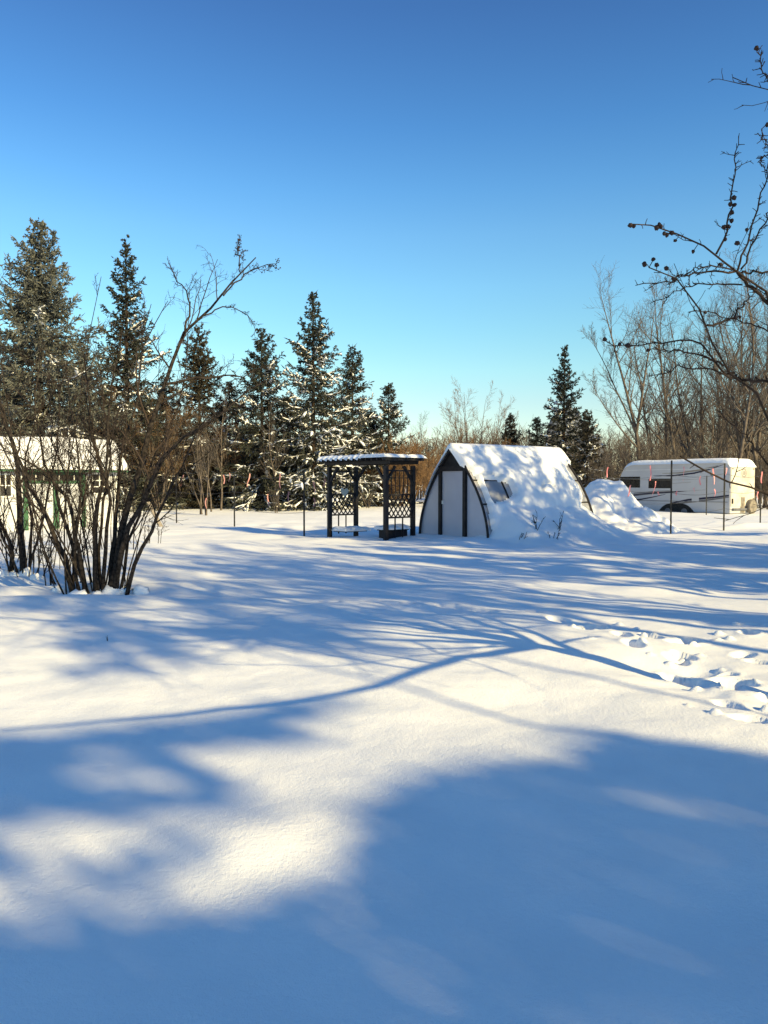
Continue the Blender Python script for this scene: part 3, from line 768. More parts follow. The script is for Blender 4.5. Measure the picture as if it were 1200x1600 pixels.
    A1, a1 = grow(Hd, Hr, 15, (25, 65), (.22, .45), (.25, .97), 8, .06, .10, rng, rf=.55, rmin=.0085, taper=.3)
    g_ = A1 + O; sh_ = g_[..., :2] - SUN_AZ * COT * g_[..., 2:3]
    keep = (sh_[..., 1] > 5.9 + .35 * np.maximum(0, sh_[..., 0])).all(1) | (sh_[..., 0] < -2.6).all(1)
    A1, a1 = A1[keep], a1[keep]
    A2, a2 = grow(A1, a1, 8, (25, 65), (.25, .5), (.15, .97), 5, .05, .12, rng, rf=.65, rmin=.0055, taper=.3)
    F1, f1 = grow(Fd, Fr, 5, (28, 70), (.06, .15), (.2, .97), 6, .06, .12, rng, rf=.45, rmin=.0028, taper=.2)
    F2, f2 = grow(F1, f1, 3, (30, 70), (.15, .45), (.2, .97), 4, .05, .15, rng, rf=.6, rmin=.0022, taper=.2)
    # short fruiting spurs
    sp, spr = grow(np.concatenate([Fd, F1[:, [0, 1, 2, 2, 3, 3, 4, 4, 4, 4, 4, 5, 5, 5, 5, 5]]]) if False else Fd, Fr, 26, (40, 85), (1, 1), (.12, .99), 3, .1, .2, rng, rf=.4, rmin=.003, taper=0, length=.035)
    # withered fruit
    bm = bmesh.new(); bmesh.ops.create_icosphere(bm, subdivisions=2, radius=1)
    for vv in bm.verts:
        c = vv.co; c.z *= .86; k = 1 + .12 * math.sin(c.x * 7 + c.y * 5) + .08 * math.sin(c.z * 9 + c.x * 4); vv.co = c * k
        if c.z > .7 and abs(c.x) < .45 and abs(c.y) < .45: vv.co.z -= .22
    m = bpy.data.meshes.new('fruit'); bm.to_mesh(m); bm.free(); m.polygons.foreach_set('use_smooth', np.ones(len(m.polygons), bool)); m.materials.append(M['apple'])
    spots = [(985, 352), (990, 353), (1030, 351), (1033, 354), (1026, 356), (1038, 365), (1042, 367), (1050, 364), (1147, 309), (1141, 319), (1148, 320), (1143, 332), (1143, 345), (1131, 355), (1139, 354),
             (1133, 374), (1167, 359), (1152, 380), (1083, 393), (1041, 419), (1026, 414), (1007, 413), (1021, 405), (1052, 436), (1125, 413), (1102, 488), (945, 530), (981, 540), (968, 538), (1013, 547),
             (1156, 495), (1149, 496), (1182, 75), (1199, 195), (1055, 376), (1126, 413)]
    tt = np.linspace(0, 1, 60)
    dense = np.concatenate([np.stack([np.stack([np.interp(tt, np.linspace(0, 1, c.shape[0]), c[:, k]) for k in range(3)], 1) for c in Fd]).reshape(-1, 3), F1.reshape(-1, 3)]) + O
    rel = dense - np.array([0, 0, CAMZ]); fw = rel[:, 1] * cos(PITCH) - rel[:, 2] * sin(PITCH); upv = rel[:, 1] * sin(PITCH) + rel[:, 2] * cos(PITCH)
    sx_, sy_ = 600 + F * rel[:, 0] / fw, 800 - F * upv / fw
    stalks = []
    for i, (px, py) in enumerate(spots):
        k = np.argmin((sx_ - px) ** 2 + (sy_ - py) ** 2)
        p = at(px, py, dense[k, 1]) - O; s_ = rng.uniform(.0105, .0155)
        if np.linalg.norm(p - (dense[k] - O)) > .16: p = dense[k] - O + (0, 0, -.02)
        stalks.append(np.stack([dense[k] - O, (dense[k] - O + p) / 2 + (.004, 0, .006), p]))
        o = bpy.data.objects.new('fruit', m); COL.objects.link(o); o.parent = root
        o.location = p; o.scale = (s_, s_, s_); o.rotation_euler = tuple(rng.uniform(0, 6, 3))
    st = np.array(stalks)
    v, q = join([tubes(A1, a1, 5), tubes(A2, a2, 3), tubes(F1, f1, 5), tubes(F2, f2, 4), tubes(sp, spr, 4), tubes(st, np.full((len(st), 3), .0022), 4)])
    local('twigs', me_np('twigs', v, q, smooth=True), M['bark_apple'], root)
    return root
fruit_tree()

# ------------------------------------------------------------------ more trees out of the frame to the right: they throw the long bars of shade
G_O = 'trees right of the camera'
ob = None
for i, (x, y, h, lb) in enumerate([(11.0, 11.5, 7.0, 'bare yard tree beyond the right edge, near the fruit tree'), (12.2, 17.0, 7.5, 'bare yard tree beyond the right edge, across from the greenhouse'), (8.2, 6.0, 6.0, 'bare yard tree beyond the right edge, closest to the photographer'),
        (17, 12, 8.0, 'bare yard tree beyond the right edge, second row'), (15.5, 5.5, 8.0, 'bare yard tree beyond the right edge, second row near the house')]):
    bare_tree((x, y, Hp(x, y)), h, 90 + i, 'vase' if i % 2 else 'poplar', lb, G_O, bark='bark_dark', twig='twig_far')

def cs(c, q): return (c * -SUN_AZ[1] + q * SUN_AZ[0], c * SUN_AZ[0] + q * SUN_AZ[1])   # across / along the sunlight
for i, (c, q, h, rb, lb) in enumerate([(12.6, 4.0, 7.2, 1.7, 'spruce beyond the right edge, first of the row toward the house'), (13.9, 6.5, 8.4, 1.8, 'spruce beyond the right edge, second of the row from the house'), (16.3, 6.0, 12.2, 2.4, 'tallest spruce of the row beyond the right edge'),
        (18.4, 4.5, 11.2, 2.1, 'spruce beyond the right edge, across from the greenhouse door'), (20.4, 5.0, 11.0, 2.0, 'spruce beyond the right edge, across from the greenhouse rear'), (25.6, 2.5, 9.3, 1.9, 'spruce beyond the right edge, across from the snow pile'), (17.3, 9.0, 12.0, 2.2, 'tall spruce beyond the right edge, second row, nearer the house'), (19.5, 9.5, 12.2, 2.2, 'tall spruce beyond the right edge, second row, farther back'), (9.0, 5.5, 4.6, 1.0, 'smallest spruce beyond the right edge')]):
    x, y = cs(c, q)
    spruce((x, y, Hp(x, y)), h, rb, lb, seed=120 + i, density=1.0, gap=(.28 if i in (3, 4, 5) else .07), snow=0, group='spruces right of the camera', power=.75)

for i, (c, q, h, lb) in enumerate([(7.5, 7.0, 8.2, 'high-crowned bare tree right of the camera, first from the house'), (8.5, 6.2, 8.6, 'high-crowned bare tree right of the camera, second from the house'), (9.9, 6.5, 9.2, 'high-crowned bare tree right of the camera, third from the house'), (11.2, 7.5, 9.6, 'high-crowned bare tree right of the camera, farthest from the house')]):
    x, y = cs(c, q)
    bare_tree((x, y, Hp(x, y)), h, 150 + i, 'high', lb, G_O, bark='bark_dark', twig='twig_far')

for i, (c, q, h, lo, rb, lb) in enumerate([(4.5, 15.0, 11.2, 8.7, 1.5, 'unseen clear-stemmed spruce added for shade behind the photographer, nearer the house'), (5.8, 14.5, 11.4, 8.6, 1.5, 'unseen clear-stemmed spruce added for shade behind the photographer, farther from the house')]):
    x, y = cs(c, q)  # unseen trees added to throw soft shade bands on the left snow
    spruce((x, y, Hp(x, y)), h, rb, lb, seed=140 + i, density=.9, gap=.25, snow=0, low=lo, stem=.38, group='clear-stemmed spruces added for shade behind the camera', power=.6)

def inside(pt, poly):
    x, y = pt; c = False; j = len(poly) - 1
    for i in range(len(poly)):
        if (poly[i][1] > y) != (poly[j][1] > y) and x < (poly[j][0] - poly[i][0]) * (y - poly[i][1]) / (poly[j][1] - poly[i][1]) + poly[i][0]: c = not c
        j = i
    return c

# unseen spruces, crowns shaped to throw outlined shadows on the near snow
def shade_spruces():
    D1 = [(-500, 1170), (0, 1150), (130, 1140), (300, 1124), (420, 1100), (560, 1086), (505, 1112), (440, 1130), (540, 1150), (370, 1160), (250, 1172), (330, 1190), (375, 1215), (400, 1240), (360, 1262), (250, 1276), (120, 1270), (0, 1280), (-500, 1288)]
    D2 = [(570, 1270), (640, 1222), (760, 1196), (900, 1183), (935, 1132), (1000, 1150), (1100, 1166), (1250, 1187), (1900, 1260), (2600, 2400), (-1500, 2400), (-600, 1452), (0, 1448), (180, 1438), (350, 1418), (470, 1394), (540, 1350), (560, 1300)]
    DS = [[(-300, 1322), (0, 1328), (150, 1337), (0, 1348), (-300, 1348)], [(110, 1402), (185, 1370), (265, 1314), (290, 1320), (215, 1384), (140, 1412)]]
    LIT = [(165, 1176, 95, 11, .1), (205, 1213, 115, 17, .08), (1080, 1257, 140, 12, .13), (330, 1545, 62, 15, .15), (560, 1530, 62, 15, .15), (1190, 1500, 50, 10, .1)]
    def pos(c, s): return np.array([c * -SUN_AZ[1] + s * SUN_AZ[0], c * SUN_AZ[0] + s * SUN_AZ[1]])
    trees = [(pos(4.1, 17.5), 1.9, 7.9), (pos(2.5, 16), 2.0, 7.1), (pos(5.6, 13.5), 1.9, 5.3), (pos(.9, 12.5), 1.9, 6.6), (pos(1.25, 17.5), 2.0, 10.2)]
    _old = [(np.array([9.2, -6.8]), 1.9, 9.5), (np.array([11.4, -5.2]), 2.1, 10.5), (np.array([12.6, -9.2]), 2.2, 11), (np.array([7.4, -8.4]), 1.9, 9.0), (np.array([14.2, -6.5]), 2.2, 11)]
    rng = np.random.default_rng(3)
    pts = [[] for _ in trees]
    gx = np.arange(-3.6, 5.0, .085); gy = np.arange(.8, 5.8, .085)
    for x in gx:
        for y in gy:
            x1, y1 = x + rng.uniform(-.04, .04), y + rng.uniform(-.04, .04)
            dd = np.array([x1, y1, -CAMZ]); fwd = dd[1] * cos(PITCH) - dd[2] * sin(PITCH); up = dd[1] * sin(PITCH) + dd[2] * cos(PITCH)
            px, py = 600 + F * dd[0] / fwd, 800 - F * up / fwd
            in1 = inside((px, py), D1)
            if not (in1 or inside((px, py), D2) or any(inside((px, py), q_) for q_ in DS)): continue
            if any((((px - a) * cos(t) + (py - b) * sin(t)) / w) ** 2 + ((-(px - a) * sin(t) + (py - b) * cos(t)) / h) ** 2 < rng.uniform(.35, 1.5) for a, b, w, h, t in LIT): continue
            best = None
            for k, (tb, rad, th) in enumerate(trees):
                if (k == 4) != in1: continue
                rel = tb - np.array([x1, y1]); s = rel @ SUN_AZ; off = abs(rel[0] * SUN_AZ[1] - rel[1] * SUN_AZ[0])
                h = s / COT
                sc_ = off / (rad * max(.15, 1 - h / th)) + (0 if h < th - .15 else 3)
                if best is None or sc_ < best[0]: best = (sc_, k, s, rad * max(.2, 1 - h / th))
            _, k, s, rr = best
            s2 = s + rng.uniform(-1, 1) * rr * .8
            pts[k].append((x1 + SUN_AZ[0] * s2, y1 + SUN_AZ[1] * s2, s2 / COT))
    labels = ['unseen spruce shaped to shade the near snow, nearest the camera', 'unseen spruce shaped to shade the near snow, beside the nearest one', 'unseen spruce shaped to shade the near snow, farthest back', 'unseen spruce shaped to shade the near snow, furthest left', 'unseen spruce shaped to shade the near snow, furthest right']
    for (tb, rad, th), pp, lb in zip(trees, pts, labels):
        root = thing('spruce_tree', on(*tb), lb, 'spruce', 'unseen shade-casting spruces behind the camera'); O = np.array(root.location)
        v, q = tubes(np.array([[[0, 0, -.3], [0, 0, th * .5], [0, 0, th]]]), np.array([[.16, .1, .02]]), 8)
        local('trunk', me_np('trunk', v, q), M['bark_dark'], root)
        if not pp: continue
        A = np.array(pp) - O; n = len(A)
        # limbs from the trunk to every eighth clump
        tgt = A[::8]; s0 = np.stack([tgt[:, 0] * 0, tgt[:, 1] * 0, np.clip(tgt[:, 2] + .2, .4, th - .1)], 1)
        Lb = np.stack([s0, (s0 + tgt) / 2 + (0, 0, .05), tgt], 1)
        v, q = tubes(Lb, np.broadcast_to(np.array([.025, .016, .006]), (len(Lb), 3)).copy(), 3)
        local('limbs', me_np('limbs', v, q), M['bark_dark'], root)
        A3 = np.repeat(A, 4, 0) + rng.normal(size=(n * 4, 3)) * .03
        d = unit(rng.normal(size=(n * 4, 3)) * (1, 1, .5)); sd = unit(np.cross(d, rng.normal(size=(n * 4, 3))))
        l, w = .085, .04
        Vv = np.stack([A3 - d * l, A3 - sd * w, A3 + d * l, A3 + sd * w], 1).reshape(-1, 3)
        local('crown', me_np('crown', Vv, np.arange(len(Vv)).reshape(-1, 4)), M['needles'], root)
shade_spruces()

# ------------------------------------------------------------------ greenhouse
def g3(s, q, z): return np.array([GF[0] + GA[0] * s + GW[0] * q, GF[1] + GA[1] * s + GW[1] * q, z])
def gw(z): return GHW * max(0.0, 1 - (max(z, 0) / GHH) ** 1.9)
GA3 = np.array([GA[0], GA[1], 0]); GW3 = np.array([GW[0], GW[1], 0])

def greenhouse():
    root = thing('greenhouse', g3(GL / 2, 0, 0), 'pointed-arch greenhouse half buried in snow, with pale panels and a dark framed door', 'greenhouse')
    zs = np.concatenate([np.linspace(-.1, 2.2, 16), np.linspace(2.3, GHH, 8)])
    arch = [(-gw(z), z) for z in zs] + [(gw(z), z) for z in zs[::-1][1:]]
    # front panels either side of the door (recessed behind the frame)
    for sgn in (-1, 1):
        zz = np.linspace(-.1, 2.08, 14)
        out = [(sgn * (gw(z) - .01), z) for z in zz if gw(z) > .62] + [(sgn * .52, 2.08), (sgn * .52, -.1)]
        m = MB(); m.poly([g3(.05, q, z) for q, z in out], GA3 * .03); m.build('front_panel', M['poly_panel'], root)
    # door
    m = MB(); m.box(g3(.035, -.50, 0.0), GW3 * 1.0, GA3 * .03, (0, 0, 2.0)); d = m.build('door', M['poly_panel'], root, bevel=.004)
    m = MB(); m.box(g3(.0, -.53, 1.02), GW3 * .1, GA3 * .05, (0, 0, .10)); m.build('latch', M['white_trim'], d)
    # door posts, header
    for q in (-.55, .55):
        m = MB(); m.box(g3(-.03, q - .065, -.1), GW3 * .13, GA3 * .11, (0, 0, 2.25)); m.build('door_post', M['frame_dark'], root, bevel=.008)
    m = MB(); m.box(g3(-.022, -.50, 1.99), GW3 * 1.0, GA3 * .09, (0, 0, .15)); m.build('door_header', M['frame_dark'], root, bevel=.006)
    # gable vent
    vt = [(-.5, 2.14), (.5, 2.14)] + [(gw(z) - .015, z) for z in np.linspace(2.2, GHH - .03, 6)] + [(-gw(z) + .015, z) for z in np.linspace(GHH - .06, 2.2, 5)]
    m = MB(); m.poly([g3(.03, q, z) for q, z in vt], GA3 * .03); m.build('gable_vent', M['frame_dark'], root)
    # arched ribs at front, rear and between
    for s, w in ((0, .06), (1.1, .045), (2.2, .045), (3.3, .045), (GL, .06)):
        m = MB(); m.tube([g3(s, q, z) for q, z in arch], w * .62, 8); m.build('arch_rib', M['frame_dark'], root, smooth=True)
    m = MB(); m.tube([g3(-.02, 0, GHH), g3(GL + .02, 0, GHH)], .035, 8); m.build('ridge_pole', M['frame_dark'], root)
    for z in (1.05, 1.72):
        m = MB(); m.tube([g3(.02, gw(z), z), g3(GL, gw(z), z)], .022, 8); m.build('purlin', M['frame_dark'], root)
    # covering film over the sides and the rear
    for sgn, nm in ((-1, 'side_panel'), (1, 'side_panel')):
        S = np.linspace(.02, GL - .02, 12); V = np.array([g3(s, sgn * (gw(z) - .012), z) for s in S for z in zs]); n = len(zs)
        i = np.arange(len(S) * n).reshape(len(S), n)
        link(nm, me_np(nm, V, np.stack([i[:-1, :-1], i[:-1, 1:], i[1:, 1:], i[1:, :-1]], -1).reshape(-1, 4), smooth=True), M['poly_grey'], root)
    m = MB(); m.poly([g3(GL - .03, q * .985, z) for q, z in arch], GA3 * .02); m.build('rear_panel', M['poly_panel'], root)
    # snow lying over it: thickness field over (along, around)
    S = np.arange(-.14, GL + .16, .035); zr = np.concatenate([np.linspace(.1, 2.0, 46), np.linspace(2.04, GHH, 20)])
    prof = [(-gw(z), z, -1) for z in zr if z > .5] + [(gw(z), z, 1) for z in zr[::-1][1:]]
    P2 = np.array([(q, z) for q, z, _ in prof]); sd = np.array([k for *_, k in prof])
    tg = np.gradient(P2, axis=0); nr = np.stack([-tg[:, 1], tg[:, 0]], 1); nr /= np.linalg.norm(nr, axis=1, keepdims=True)
    nr = nr * np.sign((nr * np.stack([sd * 1.0, np.full(len(sd), .6)], 1)).sum(1))[:, None]
    ap = np.argmax(P2[:, 1]); nr[ap] = (0, 1)
    SS, J = np.meshgrid(S, np.arange(len(prof)), indexing='ij')
    q0, z0, k0 = P2[J, 0], P2[J, 1], sd[J]
    th = .13 + .03 * fbm(SS / .9 + 5, z0 / .7, 61, 3) + .012 * fbm(SS / .2, z0 / .2, 62, 2)
    th = np.where(k0 < 0, .10 * sstep(1.1, 2.0, z0), th)
    th = th + .05 * np.exp(-((z0 - GHH) / .18) ** 2)
    wob = .10 * fbm(SS * 2.2 + 3, z0 * 2.2, 64, 3)
    right = k0 > 0
    # bare window hole, bare rear strip, bare front edge
    hole = sstep(-.03, .06, np.maximum(np.maximum(.36 - SS, SS - 1.34), np.maximum((1.0 + .32 * (SS - .4)) - z0, z0 - (1.78 - .12 * (SS - .4)))) + wob * .5)
    crack = sstep(.0, .035, np.abs(z0 - (1.87 - .1 * SS + wob * .6)) + np.where(SS > 1.1, (SS - 1.1) * .5, 0) + np.where(SS < .25, (.25 - SS) * .6, 0))
    rear = sstep(-.03, .08, (4.08 + .10 * (z0 - 1.0) - SS) + wob * .8 + 3.0 * sstep(2.2, 2.45, z0))
    frontc = sstep(.02, .12, SS - .14 * sstep(2.2, 1.9, z0) + wob * .4 + .25 * sstep(1.9, 2.3, z0))
    tear = sstep(0.0, .05, np.abs(z0 - (1.42 + .18 * np.sin((SS - 2.5) * 5))) + np.maximum(0, np.abs(SS - 2.75) - .28))
    th = np.where(right, th * hole * crack * rear * frontc * tear, th)
    th = np.where(right & (z0 < .9), th + .12 * sstep(.9, .2, z0) * sstep(.3, .8, SS), th)
    edge = sstep(-.14, -.06, SS) * sstep(GL + .14, GL + .04, SS)
    th = th * edge
    qq = q0 + nr[J, 0] * th; zz = z0 + nr[J, 1] * th - .02 * (1 - edge)
    V = np.stack([GF[0] + GA[0] * SS + GW[0] * qq, GF[1] + GA[1] * SS + GW[1] * qq, zz], -1).reshape(-1, 3)
    i = np.arange(SS.size).reshape(SS.shape)
    Qd = np.stack([i[:-1, :-1], i[:-1, 1:], i[1:, 1:], i[1:, :-1]], -1).reshape(-1, 4)
    Qd = Qd[(th.ravel()[Qd] > .012).any(1)]
    o = link('snow_cover', me_np('snow_cover', V, Qd, smooth=True), M['snow'], root)
    return root
greenhouse()

# twigs poking out of the bank
r4 = random.Random(3)
for i, (px, py, h, lb) in enumerate([(838, 835, .45, 'stubby brown shoots poking from the snow bank, leftmost'), (858, 826, .5, 'tall brown shoot in the middle of the snow bank'), (866, 836, .3, 'short brown shoot at the foot of the bank'),
                                 (872, 833, .5, 'brown forked shoots right of the middle on the bank'), (811, 836, .28, 'single thin shoot near the greenhouse window side')]):
    b = gr(px, py, .25); rng = np.random.default_rng(200 + i)
    root = thing('plant_shoot', on(b[0], b[1], -.03), lb, 'shoots', 'brown shoots in the snow bank')
    P = np.stack([wander_path((rng.normal() * .05, rng.normal() * .05, 0), (rng.normal() * .3, rng.normal() * .3, 1), h * rng.uniform(.6, 1.2), 6, .12, .03, rng) for _ in range(4)])
    L1, r1 = grow(P, np.full((4, 6), .012), 4, (25, 60), (.2, .45), (.3, 1), 4, .05, .1, rng, rf=.7, rmin=.006)
    v, q = join([tubes(P, np.broadcast_to(np.linspace(.009, .004, 6), (4, 6)).copy(), 5), tubes(L1, r1, 4)])
    local('stems', me_np('stems', v, q), M['twig_shrub'], root)

# ------------------------------------------------------------------ pergola
def pergola():
    P1, P3 = np.array([-1.70, 24.0]), np.array([.055, 22.0])
    u = unit(P3 - P1); v = np.array([-u[1], u[0]]); v = v if v[1] > 0 else -v
    Wd, Dp, Ht = np.linalg.norm(P3 - P1), 1.06, 2.15
    U, Vv = np.array([u[0], u[1], 0]), np.array([v[0], v[1], 0])
    def p(a, b, z): return np.array([P1[0], P1[1], 0]) + U * a + Vv * b + np.array([0, 0, z])
    root = thing('pergola', p(Wd / 2, Dp / 2, Hp(*p(Wd / 2, Dp / 2, 0)[:2])), 'dark timber garden pergola with lattice sides and a snowy slatted roof', 'pergola')
    for a in (0, Wd):
        for b in (0, Dp):
            m = MB(); m.box(p(a - .06, b - .06, -.2), U * .12, Vv * .12, (0, 0, Ht + .2)); m.build('post', M['wood_black'], root, bevel=.006)
    for b in (-.03, Dp + .03):
        m = MB(); m.box(p(-.18, b - .025, Ht + .045), U * (Wd + .36), Vv * .05, (0, 0, .095)); m.build('beam', M['wood_black'], root, bevel=.004)
    nr = 13
    for i in range(nr):
        a = -.17 + i * (Wd + .34) / (nr - 1)
        m = MB(); m.box(p(a - .03, -.28, Ht + .143), U * .06, Vv * (Dp + .56), (0, 0, .08)); m.build('rafter', M['wood_black'], root, bevel=.004)
    m = MB(); m.box(p(-.20, -.22, Ht + .225), U * (Wd + .40), Vv * (Dp + .44), (0, 0, .02)); m.build('roof_boards', M['wood_black'], root)
    # braces
    for a, b, da, db in ((0, 0, .42, 0), (Wd, 0, -.42, 0), (0, Dp, .42, 0), (Wd, Dp, -.42, 0), (0, 0, 0, .35), (0, Dp, 0, -.35), (Wd, 0, 0, .35), (Wd, Dp, 0, -.35)):
        m = MB(); m.bar(p(a, b, Ht - .5), p(a + da, b + db, Ht - .02), .06, .06); m.build('brace', M['wood_black'], root)
    # lattice sides
    for a in (0, Wd):
        for z in (.62, 1.98, 1.28):
            fr = MB(); fr.box(p(a - .02, .06, z), U * .04, Vv * (Dp - .12), (0, 0, .045)); f = fr.build('rail', M['wood_black'], root)
        for k in (.32, .6):
            fr = MB(); fr.box(p(a - .015, Dp * k, .05), U * .03, Vv * .03, (0, 0, .57)); fr.build('upright', M['wood_black'], root)
        la = MB(); b0, b1, z0, z1 = .06, Dp - .06, .665, 1.28; st = .17
        for sgn in (1, -1):
            c = -2.0
            while c < 3.2:
                # line z = z0 + sgn*1.35*(b - c)
                pts = []
                for b in (b0, b1):
                    z = z0 + sgn * 1.35 * (b - c); pts.append((b, z))
                (ba, za), (bb, zb) = pts
                def clip(ba, za, bb, zb):
                    lo, hi = 0., 1.
                    dz = zb - za
                    for lim, s in ((z0, 1), (z1, -1)):
                        fa, fb = s * (za - lim), s * (zb - lim)
                        if fa < 0 and fb < 0: return None
                        if fa < 0: lo = max(lo, fa / (fa - fb))
                        if fb < 0: hi = min(hi, fa / (fa - fb))
                    return (lo, hi) if hi - lo > .02 else None
                k = clip(ba, za, bb, zb)
                if k:
                    A = p(a + .012 * sgn, ba + (bb - ba) * k[0], za + (zb - za) * k[0]); B = p(a + .012 * sgn, ba + (bb - ba) * k[1], za + (zb - za) * k[1])
                    la.bar(A, B, .022, .034, up=U)
                c += st
        la.build('lattice', M['wood_black'], f)
        ba = MB()
        for k in range(1, 6):
            b = .06 + (Dp - .12) * k / 6; ba.box(p(a - .01, b - .01, 1.325), U * .02, Vv * .02, (0, 0, .655))
        for z in (1.55, 1.78): ba.box(p(a + .011, .06, z), U * .016, Vv * (Dp - .12), (0, 0, .02))
        ba.build('spindles', M['wood_black'], f)
    # benches along both sides
    for a0, sg in ((.06, 1), (Wd - .06, -1)):
        zb = .13 if sg > 0 else .26
        m = MB(); m.box(p(a0, .1, zb), U * (.62 if sg > 0 else .45) * sg, Vv * (Dp - .2), (0, 0, .05))
        if sg < 0: m.box(p(a0 + .03 * sg, .14, -.1), U * .38 * sg, Vv * (Dp - .28), (0, 0, .358))
        be = m.build('bench', M['wood_black'], root)
        # cushion of snow
        wd = .74 if sg > 0 else .56; aa = np.linspace(-.04, wd, 16); bb = np.linspace(.02, Dp - .02, 26); A, B = np.meshgrid(aa, bb)
        e = np.clip(np.minimum(np.minimum(A + .04, wd - A) / .12, np.minimum(B - .02, Dp - .02 - B) / .10), 0, 1) ** .35
        Z = zb + .03 + e * (.12 + .03 * fbm(A * 4, B * 4, 71 + int(sg), 2))
        V = np.array([p(a0 + sg * x, y, z) for x, y, z in zip(A.ravel(), B.ravel(), Z.ravel())]); i = np.arange(A.size).reshape(A.shape)
        link('snow', me_np('snow', V, np.stack([i[:-1, :-1], i[:-1, 1:], i[1:, 1:], i[1:, :-1]], -1).reshape(-1, 4), smooth=True), M['snow_obj'], be)
    # roof snow, scalloped over the rafters
    aa = np.arange(-.26, Wd + .261, .02); bb = np.linspace(-.34, Dp + .34, 44); A, B = np.meshgrid(aa, bb)
    sc_ = .5 + .5 * np.cos((A + .17) / ((Wd + .34) / (nr - 1)) * 2 * pi)
    nearfront = np.clip(1 - (B + .34) / .35, 0, 1)
    e = np.clip(np.minimum(np.minimum(A + .26, Wd + .26 - A) / .10, np.minimum(B + .34, Dp + .34 - B) / .10), 0, 1) ** .55
    Z = Ht + .22 + e * (.09 + .015 * fbm(A * 3, B * 3, 75, 2) + .018 * sc_) - .058 * nearfront * (1 - sc_) * (A < Wd * .72)
    Bq = B + (1 - sc_) * .06 * nearfront * (A < Wd * .72)
    V = np.array([p(x, y, z) for x, y, z in zip(A.ravel(), Bq.ravel(), Z.ravel())]); i = np.arange(A.size).reshape(A.shape)
    Qd = np.stack([i[:-1, :-1], i[:-1, 1:], i[1:, 1:], i[1:, :-1]], -1).reshape(-1, 4)
    link('roof_snow', me_np('roof_snow', V, Qd, smooth=True), M['snow_obj'], root)
    # heart hanging on the left lattice
    t = np.linspace(0, 2 * pi, 40, endpoint=False)
    hx = .0098 * 16 * np.sin(t) ** 3; hz = .0098 * (13 * np.cos(t) - 5 * np.cos(2 * t) - 2 * np.cos(3 * t) - np.cos(4 * t))
    m = MB(); m.poly([p(.045, .55 + x, 1.36 + z) for x, z in zip(hx, hz)], U * .02)
    tag(m.build('heart_sign', M['heart'], None), 'pale grey heart-shaped plaque hanging on the pergola lattice', 'heart plaque')
pergola()

# ------------------------------------------------------------------ snow pile beside the greenhouse
def snow_pile():
    xs = np.arange(5.9, 11.6, .05); ys = np.arange(24.6, 31.5, .05); X, Y = np.meshgrid(xs, ys)
    def bump(cx, cy, rx, ry, h, p): 
        r = np.sqrt(((X - cx) / rx) ** 2 + ((Y - cy) / ry) ** 2); return h * np.clip(1 - r, 0, 1) ** p
    Z = np.maximum(bump(8.1, 28.0, 1.9, 2.2, 2.35, 1.0), bump(8.85, 26.9, 1.5, 1.4, 1.05, 1.0))
    Z = np.minimum(Z, 1.62 + .15 * np.tanh((Z - 1.62) * 2))
    Z = Z * (1 + .10 * fbm(X / .9, Y / .9, 81, 3)) + .05 * sstep(0, .4, Z) * fbm(X / .3, Y / .3, 82, 2)
    r = random.Random(4)
    for k in range(14):
        t = k / 13; fx, fy = 8.1 + t * 1.5 + r.uniform(-.15, .15), 26.9 - t * .5 + r.uniform(-.3, .3)
        Z = Z - r.uniform(.08, .16) * np.exp(-(((X - fx) / .15) ** 2 + ((Y - fy) / .17) ** 2))
    G = Hgt(X.ravel(), Y.ravel()).reshape(X.shape)
    V = np.stack([X, Y, G + Z - .05], -1).reshape(-1, 3); i = np.arange(X.size).reshape(X.shape)
    Qd = np.stack([i[:-1, :-1], i[:-1, 1:], i[1:, 1:], i[1:, :-1]], -1).reshape(-1, 4); Qd = Qd[(Z.ravel()[Qd] > .012).any(1)]
    tag(link('snow_pile', me_np('snow_pile', V, Qd, smooth=True), M['snow']), 'tall heap of shovelled snow with footprints beside the rear of the greenhouse', 'snow pile')
snow_pile()

